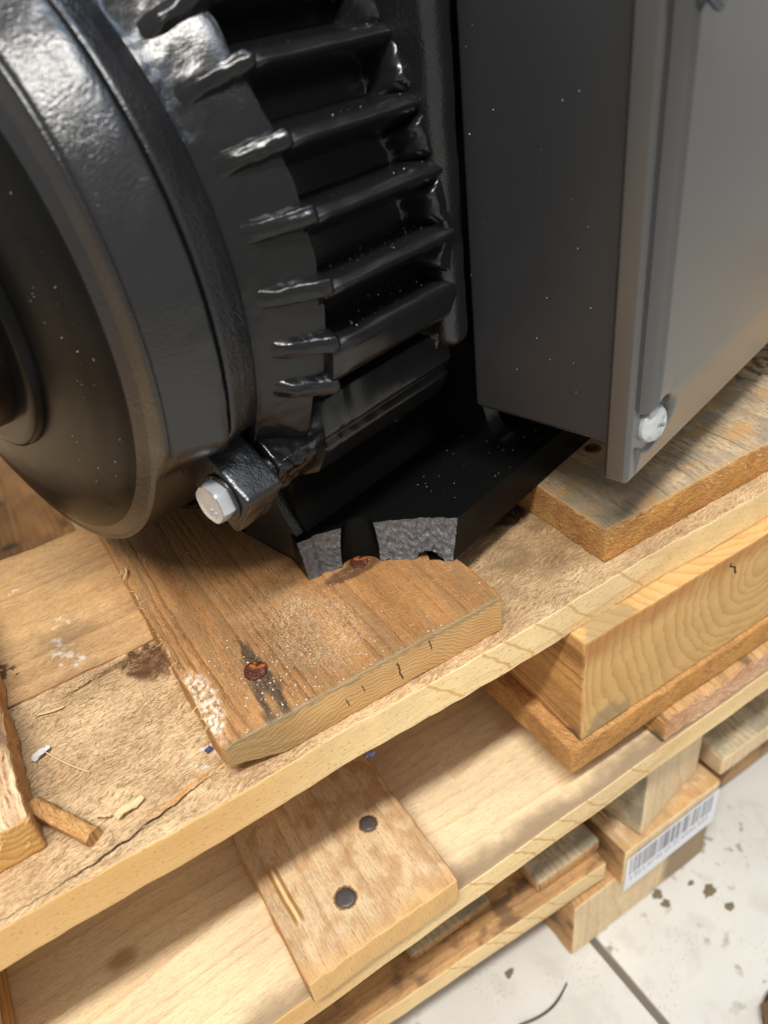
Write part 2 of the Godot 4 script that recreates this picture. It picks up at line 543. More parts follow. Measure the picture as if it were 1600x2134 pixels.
	mat("pink_top", paint(384, 1024, sz, func(x: float, y: float) -> Color:
		var c := wood(x, y, 53.0, 7.0, 3.0, rgb(228, 192, 146), rgb(176, 124, 84), 0.2, 0.1)
		var rip := sm(0.0, 0.6, n1.get_noise_2d(x * 0.45, y * 0.03))
		c = c.lerp(Color(0.95, 0.86, 0.68, c.a), rip * 0.5)
		var ed := sm(139, 143, x + 2.0 * n1.get_noise_2d(y * 0.1, 3.0))
		c = c.lerp(Color(0.30, 0.19, 0.14, c.a), ed * 0.6 * sm(20, 50, y))
		return c), sz, 0.75, 0.5)
	sz = Vector2(0.15, 0.03)
	mat("yellow_end", paint(512, 128, sz, func(x: float, y: float) -> Color:
		var c := end_grain(x, y, 61.0, 150.0, 90.0, 3.2, rgb(222, 172, 92), rgb(176, 122, 54))
		return c), sz, 0.8, 0.6)
	sz = Vector2(0.16, 0.6)
	mat("pale_pine", paint(384, 1280, sz, func(x: float, y: float) -> Color:
		var c := wood(x, y, 71.0, 10.0, 7.0, rgb(235, 206, 162), rgb(216, 180, 132), 0.06, 0.08)
		for k in [[60.0, 214.0, 5.0], [30.0, 205.0, 4.0], [70.0, 322.0, 5.0], [88.0, 230.0, 3.0], [40.0, 392.0, 6.0]]:
			var d = Vector2((x - k[0]) / k[2], (y - k[1]) / (k[2] * 1.6)).length()
			c = c.lerp(Color(0.62, 0.46, 0.30, c.a), (1.0 - sm(0.4, 1.2, d)) * 0.6)
		var wane := sm(99, 112, x + 6.0 * n3.get_noise_2d(x * 0.03, y * 0.03))
		return c.lerp(Color(0.50, 0.42, 0.32, c.a), wane * 0.7)), sz, 0.62, 0.25)
	sz = Vector2(0.1, 0.4)
	mat("nail_board", paint(320, 1024, sz, func(x: float, y: float) -> Color:
		var c := wood(x, y, 81.0, 15.0, 4.0, rgb(214, 182, 138), rgb(188, 152, 108), 0.10, 0.10)
		var t := n3.get_noise_2d(x * 0.06, y * 0.05)
		c = c.lerp(Color(0.60, 0.41, 0.23, c.a), sm(-0.1, 0.6, t + 0.3 * sm(30, 80, x)) * 0.35)
		c = c.lerp(Color(0.76, 0.55, 0.28, c.a), (1.0 - sm(2, 12, y + t * 9.0)) * 0.35)
		for k in [[67.6, 55.2, 4.9], [35.9, 25.7, 5.6]]:
			var nd := Vector2(x - k[0], y - k[1]).length() + 0.5 * n1.get_noise_2d(x * 0.5, y * 0.5)
			c = c.lerp(Color(0.30, 0.20, 0.12, 0.0), (1.0 - sm(k[2], k[2] + 1.4, nd)) * 0.7)
			c = c.lerp(Color(0.88, 0.74, 0.54, 0.9), (1.0 - sm(k[2] + 1.2, k[2] + 3.2, nd)) * sm(k[2] + 0.6, k[2] + 1.4, nd) * 0.4)
		var gd := absf(x - 10.4 + (y - 40.0) * 0.02)
		var inn := sm(26, 32, y) * (1.0 - sm(60, 66, y))
		c = c.lerp(Color(0.93, 0.80, 0.58, 0.9), (1.0 - sm(0.3, 1.2, gd)) * inn * 0.55)
		c = c.lerp(Color(0.52, 0.34, 0.12, 0.2), (1.0 - sm(0.5, 1.3, absf(gd - 1.9))) * inn * 0.7)
		return c), sz, 0.68, 0.35)
	sz = Vector2(0.25, 0.1)
	mat("block_end", paint(768, 320, sz, func(x: float, y: float) -> Color:
		var c := end_grain(x * 1.0, y, 91.0, 142.0, 58.0, 7.5, rgb(218, 172, 100), rgb(188, 138, 70))
		var t := n3.get_noise_2d(x * 0.03, y * 0.04)
		c = c.lerp(Color(0.62, 0.38, 0.18, c.a), sm(52, 78, y + 10.0 * t - x * 0.05) * 0.55)
		c = c.lerp(Color(0.52, 0.48, 0.38, c.a), spot(x + t * 20, y, 20, 6, 26, 14) * 0.5)
		c = c.lerp(Color(0.15, 0.08, 0.04, 0.0), (1.0 - sm(0.5, 1.1, absf(x - 118.0 + (y - 60.0) * 0.5 + 2.0 * n1.get_noise_2d(y * 0.2, 1.0)))) * sm(60, 63, y) * (1.0 - sm(70, 74, y)))
		return c), sz, 0.75, 0.6)
	sz = Vector2(0.1, 0.12)
	mat("block_side", paint(320, 384, sz, func(x: float, y: float) -> Color:
		var c := wood(x, y, 101.0, 14.0, 4.0, rgb(202, 148, 82), rgb(154, 102, 46), 0.12, 0.16)
		c = c.lerp(Color(0.90, 0.72, 0.50, c.a), (1.0 - sm(0.6, 1.4, absf(x - 34.0 - y * 0.06))) * 0.7)
		c = c.lerp(Color(0.33, 0.30, 0.25, c.a), spot(x, y, 24, 5, 15, 9) * 0.8)
		return c), sz, 0.65, 0.3)
	sz = Vector2(0.16, 0.5)
	mat("worn_brown", paint(384, 768, sz, func(x: float, y: float) -> Color:
		var c := wood(x, y, 111.0, 11.0, 5.0, rgb(196, 150, 94), rgb(150, 102, 58), 0.1, 0.2)
		var t := n3.get_noise_2d(x * 0.025 + 3.0, y * 0.02)
		c = c.lerp(Color(0.36, 0.28, 0.21, c.a), sm(0.08, 0.4, t) * 0.6)
		return c), sz, 0.72, 0.4)
	sz = Vector2(0.16, 0.3)
	mat("grey_worn", paint(256, 384, sz, func(x: float, y: float) -> Color:
		var c := wood(x, y, 121.0, 8.0, 4.0, rgb(196, 178, 146), rgb(150, 130, 98), 0.14, 0.2)
		var t := n3.get_noise_2d(x * 0.03 + 8.0, y * 0.03)
		c = c.lerp(Color(0.55, 0.53, 0.46, c.a), sm(-0.1, 0.3, t) * 0.6)
		return c), sz, 0.75, 0.5)
	sz = Vector2(0.15, 0.1)
	mat("pinkish_end", paint(384, 256, sz, func(x: float, y: float) -> Color:
		var c := furry(y, x, 131.0, rgb(236, 192, 150), rgb(176, 112, 62))
		return c), sz, 0.75, 0.9)
	sz = Vector2(0.45, 0.45)
	mat("tile", paint(768, 768, sz, func(x: float, y: float) -> Color:
		var t := n3.get_noise_2d(x * 0.008, y * 0.008)
		var k = 1.0 + 0.05 * t + 0.012 * n1.get_noise_2d(x * 0.7, y * 0.7)
		var c := Color(0.83 * k, 0.82 * k, 0.79 * k, 0.5)
		var d = sm(0.30, 0.5, n3.get_noise_2d(x * 0.045 + 5.0, y * 0.045)) * sm(0.0, 0.4, n3.get_noise_2d(x * 0.01 + 9.0, y * 0.01))
		return c.lerp(Color(0.50, 0.46, 0.38, 0.5), clampf(d * 0.6 + 0.10 * sm(0.1, 0.5, n3.get_noise_2d(x * 0.02, y * 0.02 + 3.0)) + 0.25 * sm(0.5, 0.7, n1.get_noise_2d(x * 0.35, y * 0.35)) * sm(-0.1, 0.3, n3.get_noise_2d(x * 0.015 + 6.0, y * 0.015)), 0, 1))), sz, 0.28, 0.0, 0.45)
	plain("grout", rgb(112, 104, 92), 0.85)
	# paint: black gloss over rough casting
	var sq := Vector2(0.05, 0.05)
	var peel := paint(384, 384, sq, func(x: float, y: float) -> Color:
		var a := TAU * x / 50.0
		var b := TAU * y / 50.0
		var p = Vector3(cos(a), sin(a), cos(b)) * 8.0
		var q = sin(b) * 8.0
		var h = 0.5 + 0.42 * n3.get_noise_3d(p.x * 0.55 + q * 0.21, p.y * 0.55 - q * 0.33, p.z * 0.55 + q * 0.4)
		return Color(h, h, h, h))
	for k in [["black_gloss", rgb(20, 20, 21), 0.22, 0.05, 0.5], ["black_cast", rgb(23, 23, 25), 0.26, 0.34, 0.55], ["black_face", rgb(14, 14, 14), 0.26, 0.12, 0.22], ["black_rough", rgb(20, 20, 21), 0.20, 0.14, 0.44]]:
		var m := plain(k[0], k[1], k[2], 0.0, k[4])
		m.heightmap_enabled = true
		m.heightmap_texture = peel[1]
		m.heightmap_scale = k[3] * 0.1
		m.uv1_triplanar = true
		m.uv1_scale = Vector3(26, 26, 26) if k[0] != "black_face" else Vector3(34, 34, 34)
	plain("black_sheet", rgb(38, 39, 41), 0.34, 0.0, 0.5)
	var lid_paint := plain("black_satin", rgb(44, 44, 45), 0.34, 0.0, 0.95)
	lid_paint.clearcoat_enabled = true
	lid_paint.clearcoat = 1.0
	lid_paint.clearcoat_roughness = 0.34
	var grit := paint(512, 128, Vector2(0.1, 0.03), func(x: float, y: float) -> Color:
		var g := n1.get_noise_2d(x * 2.6, y * 2.6) * 0.6 + n1.get_noise_2d(x * 6.0 + 3.0, y * 6.0) * 0.5
		var t := n3.get_noise_2d(x * 0.1, y * 0.1)
		var k = 0.31 + 0.13 * g + 0.05 * t
		k += 0.30 * sm(0.55, 0.8, n1.get_noise_2d(x * 4.2 + 7.0, y * 4.2))
		return Color(k, k, k * 1.02, 0.5 + 0.5 * g))
	var gm := mat("broken_iron", grit, Vector2(0.1, 0.03), 0.36, 0.6, 0.7)
	gm.metallic = 0.12
	plain("zinc", rgb(200, 204, 206), 0.30, 0.5)
	plain("zinc_dull", rgb(188, 190, 192), 0.36, 1.0)
	plain("steel_grey", rgb(92, 98, 108), 0.35, 0.9)
	plain("nail_grey", rgb(88, 82, 78), 0.5, 0.5)
	var rust := paint(96, 96, Vector2(0.012, 0.012), func(x: float, y: float) -> Color:
		var t := n3.get_noise_2d(x * 0.16, y * 0.16)
		var c := Color(0.30, 0.13, 0.07, 0.5 + t).lerp(Color(0.66, 0.38, 0.16, 0.7), sm(0.1, 0.4, t - 0.12 + (x - 6.0) * 0.05 - (y - 6.0) * 0.03))
		return c.lerp(Color(0.45, 0.36, 0.30, 0.6), sm(0.3, 0.7, n1.get_noise_2d(x * 0.5, y * 0.5)) * 0.6))
	mat("rust", rust, Vector2(0.012, 0.012), 0.55, 0.6)
	plain("leather", rgb(118, 84, 58), 0.5)
	plain("rubber", rgb(40, 34, 30), 0.7)
	plain("straw", rgb(206, 182, 138), 0.8)
	plain("grey_flake", rgb(196, 192, 186), 0.8)
	plain("blue_scrap", rgb(58, 74, 124), 0.6)
	plain("dark_crumb", rgb(52, 44, 46), 0.8)
	plain("dirt", rgb(120, 106, 82), 0.95)
	plain("white_speck", rgb(206, 196, 180), 0.9)
	var fm := plain("fibre", Color.WHITE, 0.8)
	fm.vertex_color_use_as_albedo = true
	var lab := label_print()
	var lm := plain("label_paper", Color.WHITE, 0.45)
	lm.albedo_texture = lab


func label_print() -> ImageTexture:
	var im := Image.create(512, 184, false, Image.FORMAT_RGB8)
	im.fill(rgb(236, 238, 246))
	var r = RandomNumberGenerator.new()
	r.seed = 4
	var x := 22
	while x < 486:
		var w = r.randi_range(2, 7)
		im.fill_rect(Rect2i(x, 14, w, 92), rgb(70, 72, 80))
		x += w + r.randi_range(2, 8)
	# the row of characters below the bars is too blurred to read: grey strokes of their size
	x = 30
	while x < 478:
		im.fill_rect(Rect2i(x, 118, 4, 24), rgb(120, 122, 130))
		im.fill_rect(Rect2i(x + 4, 118 + 10 * r.randi_range(0, 2), 9, 4), rgb(120, 122, 130))
		if r.randf() < 0.6: im.fill_rect(Rect2i(x + 11, 120, 4, 22), rgb(120, 122, 130))
		x += 24
	return ImageTexture.create_from_image(im)


# ---------------------------------------------------------------- floor
func make_floor() -> void:
	var fl := Node3D.new()
	fl.name = "floor"
	add_child(fl)
	tag(fl, "off-white tiled floor below the stacked pallets", "", "", "structure")
	var bed := BoxMesh.new()
	bed.size = Vector3(9.2, 0.02, 9.2)
	bed.material = M.grout
	obj("grout_bed", bed, fl, Vector3(0.25, -0.0145, -0.1))
	var tile := board(0.443, 0.008, 0.443, M.tile, M.tile, M.tile, 0.0012, 0.15)
	for i in range(-9, 10):
		for j in range(-9, 10):
			var o = obj("floor_tile", tile, fl, Vector3(0.251 + 0.45 * i + 0.2215 - 0.45 * 0, -0.008, 0.08 + 0.45 * j))
			if (i + j) % 2: o.rotation.y = PI; o.position.z -= 0.443


func slab(root: Node3D, called: String, at: Vector3, size: Vector3, top: Material, side: Material, end: Material, along_x := false, r := 0.0015, each := 0.006, bend = null, yaw := 0.0) -> MeshInstance3D:
	# at: the middle of the underside's front edge, heights from the top deck; size: across, thick, long
	var m := board(size.x, size.y, size.z, top, side, end, r, each, bend)
	var o = obj(called, m, root, at + Vector3(0, TOP, 0) - root.position)
	o.rotation.y = deg_to_rad(yaw + (90.0 if along_x else 0.0))
	return o


func wear(o: float, amp: float, chip := 0.0, w := 0.145, t := 0.022) -> Callable:
	return func(p: Vector3) -> Vector3:
		var ex := clampf(absf(p.x) / (w * 0.5), 0, 1)
		var q = p
		q.x += signf(p.x) * ex * ex * ex * (n1.get_noise_2d(p.z * 30.0 + o, o) * 0.5 + n1.get_noise_2d(p.z * 150.0 + o, o) * 0.3) * amp
		q.y += n1.get_noise_3d(p.x * 22.0 + o, p.z * 16.0, o) * amp * 0.6
		if p.z > -0.02:
			q.z += n1.get_noise_3d(p.x * 120.0 + o, p.y * 90.0, o) * amp * 0.3 * sm(-0.02, 0.0, p.z)
		if chip > 0.0:
			var near := sm(t * 0.55, t, p.y) * maxf(sm(0.82, 1.0, ex), sm(-0.008, 0.0, p.z))
			var c := maxf(0.0, n1.get_noise_3d(p.x * 130.0, p.z * 130.0 + o, 2.0) * 0.7 + n1.get_noise_3d(p.x * 380.0, p.z * 380.0, o) * 0.4)
			q.y -= near * c * chip
		return q


func nail_head(root: Node3D, at: Vector3, r: float, m: Material, tilt := 0.0) -> void:
	var s := Surf.new(m)
	var prof := [[0.0, 1.0], [0.6, 0.98], [0.86, 0.82], [1.0, 0.4], [1.0, -1.2]]
	s.grid(lin(0, TAU, 20), lin(0, prof.size() - 1, prof.size() - 1), func(a, k):
		var p: Array = prof[int(round(k))]
		var rr: float = r * p[0] * (1.0 + 0.05 * n1.get_noise_2d(cos(a) * 2.0, sin(a) * 2.0 + at.x * 90.0))
		return Vector3(cos(a) * rr, p[1] * 0.0012 + 0.0002 * n1.get_noise_2d(cos(a) * p[0] * 3.0, sin(a) * p[0] * 3.0), sin(a) * rr), func(_a, _k, p): return Vector2(p.x + 0.006, p.z + 0.006), false)
	var o = obj("nail", weld([s]), root)
	o.global_position = at + Vector3(0, TOP, 0)
	o.rotation.x = tilt


# ---------------------------------------------------------------- pallets
func bottom_pallet() -> void:
	var p = thing("wooden_pallet", "lowest pallet, standing on the tiles, white barcode label on its block", "pallet", Vector3(0.05, 0, -0.55), "stacked wooden pallets")
	var wb := wear(3.0, 0.0012, 0.0012)
	# label block, bottom board on the floor, end board across, short grey deck board
	slab(p, "bearer", Vector3(0.3025, -0.433, -0.2145), Vector3(0.157, 0.076, 0.85), M.worn_brown, M.worn_brown, M.pale_pine, false, 0.003, 0.008, wb)
	var blk := slab(p, "block", Vector3(0.3195, -0.357, -0.2075), Vector3(0.106, 0.046, 0.16), M.nail_board, M.worn_brown, M.pale_pine, false, 0.0025, 0.008, wb)
	var lab := Surf.new(M.label_paper)
	lab.grid(lin(-0.0512, 0.0512, 8), lin(-0.0085, 0.0375, 4), func(a, b): return Vector3(a, b + a * 0.02, 0.0009), func(a, b, _p): return Vector2((a + 0.0512) / 0.1024, 1.0 - (b + 0.0085) / 0.046))
	var lo := obj("barcode_label", weld([lab]), blk)
	lo.set_meta("label", "white paper label with a barcode")
	slab(p, "stringer_board", Vector3(-0.45, -0.345, -0.307), Vector3(0.11, 0.022, 0.71), M.worn_brown, M.fresh_edge, M.pale_pine, true, 0.002, 0.012, wb).rotation.y = deg_to_rad(-93)
	slab(p, "deck_board", Vector3(0.229, -0.323, -0.226), Vector3(0.062, 0.012, 0.8), M.grey_worn, M.worn_brown, M.worn_brown, false, 0.003, 0.01, wb)
	for x in [-0.26, -0.14, -0.02]:
		slab(p, "deck_board", Vector3(x, -0.323, -0.34), Vector3(0.116, 0.02, 1.3), M.block_side, M.block_side, M.block_side, false, 0.002, 0.02)
	slab(p, "deck_board", Vector3(0.13, -0.323, -0.240), Vector3(0.07, 0.008, 0.8), M.grey_worn, M.worn_brown, M.worn_brown, false, 0.002, 0.012, wb)
	slab(p, "deck_board", Vector3(0.452, -0.323, -0.215), Vector3(0.14, 0.022, 0.8), M.grey_worn, M.pale_pine, M.pale_pine, false, 0.002, 0.012, wb)
	slab(p, "bottom_board", Vector3(-0.35, -0.433, -0.214), Vector3(0.145, 0.022, 0.85), M.worn_brown, M.worn_brown, M.worn_brown, false, 0.002, 0.02)
	slab(p, "block", Vector3(-0.35, -0.411, -0.22), Vector3(0.145, 0.066, 0.1), M.worn_brown, M.worn_brown, M.worn_brown, false, 0.002, 0.02)
	slab(p, "block", Vector3(0.49, -0.411, -0.24), Vector3(0.12, 0.088, 0.12), M.worn_brown, M.worn_brown, M.worn_brown, false, 0.002, 0.02)


func middle_pallet() -> void:
	var p = thing("wooden_pallet", "middle pallet of pale new pine with two round nail heads in a short board", "pallet", Vector3(0.05, TOP - 0.311, -0.55), "stacked wooden pallets")
	var wb := wear(9.0, 0.0010, 0.0010)
	slab(p, "stringer_board", Vector3(-0.45, -0.189, -0.2485), Vector3(0.115, 0.0215, 1.2), M.pale_pine, M.fresh_edge, M.pale_pine, true, 0.0018, 0.01, wb).rotation.y = deg_to_rad(-90)
	var nb := slab(p, "deck_board", Vector3(0.0634, -0.167, -0.1865), Vector3(0.09, 0.022, 1.0), M.nail_board, M.block_side, M.fresh_edge, false, 0.0022, 0.006, wear(19.0, 0.0016, 0.003, 0.09))
	nail_head(nb, Vector3(0.086, -0.145, -0.2417), 0.0048, M.nail_grey)
	nail_head(nb, Vector3(0.0543, -0.145, -0.2122), 0.0055, M.nail_grey)
	slab(p, "deck_board", Vector3(-0.16, -0.167, -0.196), Vector3(0.094, 0.022, 1.0), M.nail_board, M.block_side, M.fresh_edge, false, 0.0022, 0.008, wb)
	slab(p, "deck_board", Vector3(0.342, -0.167, -0.192), Vector3(0.145, 0.022, 1.0), M.worn_brown, M.block_side, M.pinkish_end, false, 0.002, 0.005, wear(29.0, 0.002, 0.007))
	for x in [-0.66, -0.56, -0.46, -0.36, -0.27, -0.10, 0.2]:
		slab(p, "deck_board", Vector3(x - 0.02, -0.167, -0.33), Vector3(0.092, 0.0215, 0.95), M.worn_brown, M.block_side, M.worn_brown, false, 0.002, 0.02)
	slab(p, "block", Vector3(0.3245, -0.311, -0.2175), Vector3(0.080, 0.122, 0.10), M.plain_tan, M.grey_worn, M.pale_pine, false, 0.003, 0.008, wb, 10.0)
	slab(p, "block", Vector3(-0.35, -0.311, -0.224), Vector3(0.1, 0.122, 0.10), M.plain_tan, M.worn_brown, M.nail_board, false, 0.003, 0.02)


func top_pallet() -> void:
	var p = thing("wooden_pallet", "topmost pallet, dusty brown deck boards under the black motor", "pallet", Vector3(0.05, TOP - 0.145, -0.55), "stacked wooden pallets")
	# end boards across, front one furry and split from the one behind
	var fb := func(q: Vector3) -> Vector3:
		var o = q
		var top := sm(0.012, 0.022, q.y)
		o.y += n1.get_noise_3d(q.x * 30.0, q.z * 12.0, 1.0) * 0.0005
		o.y += top * (n1.get_noise_3d(q.x * 240.0, q.z * 90.0, 3.0) * 0.00045 + n1.get_noise_3d(q.x * 500.0, q.z * 260.0, 8.0) * 0.0002)
		if q.x > 0.05:
			o.x += (n1.get_noise_2d(q.z * 9.0, 5.0) * 0.0012 + n1.get_noise_2d(q.z * 60.0, 2.0) * 0.0004) * sm(0.05, 0.056, q.x)
		return o
	var front := slab(p, "stringer_board", Vector3(-0.45, -0.0445, -0.2668), Vector3(0.1128, 0.0225, 1.25), M.rough_tan, M.fresh_edge, M.yellow_end, true, 0.0012, 0.0022, fb)
	front.rotation.y = deg_to_rad(-90)
	var back := slab(p, "stringer_board", Vector3(-0.45, -0.0445, -0.3895), Vector3(0.130, 0.0228, 1.25), M.plain_tan, M.worn_brown, M.yellow_end, true, 0.0014, 0.005, wear(5.0, 0.0012, 0.0008, 0.13))
	back.rotation.y = deg_to_rad(-90)
	# left, centre and right deck boards
	var lb := slab(p, "deck_board", Vector3(-0.1229, -0.0222, -0.234), Vector3(0.145, 0.0222, 0.95), M.pink_top, M.orange_side, M.yellow_end, false, 0.0022, 0.005, wear(41.0, 0.0022, 0.004))
	for x in [-0.345, -0.565]:
		slab(p, "deck_board", Vector3(x, -0.0222, -0.23), Vector3(0.145, 0.0222, 0.95), M.pink_top, M.orange_side, M.yellow_end, false, 0.002, 0.03)
	lb.set_meta("label", "pale deck board with a frayed end")
	var cb := slab(p, "deck_board", Vector3(0.09545, -0.022, -0.2165), Vector3(0.1451, 0.022, 0.95), M.centre_top, M.orange_side, M.centre_end, false, 0.0012, 0.004, func(q: Vector3) -> Vector3:
		var o = q
		var wv: Callable = wear(47.0, 0.0011, 0.0011)
		o = wv.call(q)
		# rounded underside at the left end of the cut
		if q.z > -0.02:
			var k = sm(0.045, 0.072, -q.x) * sm(-0.02, 0.0, q.z)
			o.y = lerpf(o.y, 0.022 - (0.022 - o.y) * 0.62, k)
		# worn left edge
		o.y -= sm(0.066, 0.0726, -q.x) * sm(0.01, 0.022, q.y) * (0.0012 + 0.0012 * n1.get_noise_2d(q.z * 60.0, 3.0))
		return o)
	cb.set_meta("label", "dusty brown deck board with a rusty nail in a black stain")
	nail_head(cb, Vector3(0.0518, 0.0004, -0.2466), 0.0052, M.rust, 0.12)
	nail_head(cb, Vector3(0.1268, -0.0002, -0.2825), 0.0050, M.rust)
	var rb := slab(p, "deck_board", Vector3(0.3597, -0.0222, -0.2215), Vector3(0.24, 0.0222, 0.95), M.weathered_top, M.orange_side, M.orange_rough, false, 0.0013, 0.004, wear(59.0, 0.0014, 0.0022, 0.24))
	rb.set_meta("label", "weathered grey deck board with orange sawn edges")
	nail_head(rb, Vector3(0.290, 0.0, -0.283), 0.0048, M.rust)
	# block and the bottom board under it
	slab(p, "block", Vector3(0.3315, -0.123, -0.2000), Vector3(0.250, 0.0785, 0.10), M.block_end, M.block_side, M.block_end, false, 0.0018, 0.006, wear(67.0, 0.001))
	slab(p, "bottom_board", Vector3(0.3280, -0.145, -0.1975), Vector3(0.260, 0.022, 0.98), M.orange_side, M.orange_side, M.orange_rough, false, 0.002, 0.006, wear(71.0, 0.0014, 0.002))
	slab(p, "block", Vector3(-0.42, -0.123, -0.21), Vector3(0.145, 0.0785, 0.10), M.block_end, M.block_side, M.block_end, false, 0.002, 0.02)
	slab(p, "bottom_board", Vector3(-0.42, -0.145, -0.2), Vector3(0.145, 0.022, 0.98), M.orange_side, M.orange_side, M.orange_rough, false, 0.002, 0.02)


# ---------------------------------------------------------------- motor
# places on the motor: s along its axis, u across (towards the viewer), y above the deck
static func mp(s: float, u: float, y: float) -> Vector3:
	return Vector3(s - M_S, y, u - M_U)


static func pol(s: float, r: float, deg: float) -> Vector3:
	return mp(s, AX_U + r * cos(deg_to_rad(deg)), AX_Y + r * sin(deg_to_rad(deg)))


func revolve(m: Material, prof: Array, n: int, wob := 0.0, fade = null, deg0 := -180.0, deg1 := 180.0) -> Surf:
	var s := Surf.new(m)
	s.grid(lin(deg0, deg1, n), lin(0, prof.size() - 1, prof.size() - 1), func(a, k):
		var p: Array = prof[int(round(k))]
		var r: float = p[1]
		var q = pol(p[0], r, a)
		if wob > 0.0:
			r += wob * (n1.get_noise_3dv(q * 90.0) + 0.5 * n1.get_noise_3dv(q * 260.0))
		if fade != null: r = fade.call(p[0], r, a)
		return pol(p[0], r, a), func(_a, _k, p): return Vector2(p.x, p.z), true)
	return s


# a profile with its points joined by short steps
static func dense(pts: Array, each: float) -> Array:
	var o = []
	for i in pts.size() - 1:
		var a := Vector2(pts[i][0], pts[i][1])
		var b := Vector2(pts[i + 1][0], pts[i + 1][1])
		var n := maxi(1, int(ceil(a.distance_to(b) / each)))
		for j in n:
			var q = a.lerp(b, float(j) / n)
			o.append([q.x, q.y])
	o.append(pts[-1])
	return o


const FINS := [80.4, 70.5, 60.5, 50.6, 40.6, 30.7, 20.5, 10.7, 0.8, -8.0, -15.6]


func ring_r(s: float) -> float:
	return lerpf(0.1316, 0.1452, sm(0.0, 1.0, clampf((s - 0.161) / 0.027, 0, 1)) * 0.4 + 0.6 * clampf((s - 0.161) / 0.027, 0, 1))


func lumps(p: Vector3) -> float:
	return n1.get_noise_3dv(p * 85.0) + 0.55 * n1.get_noise_3dv(p * 210.0)


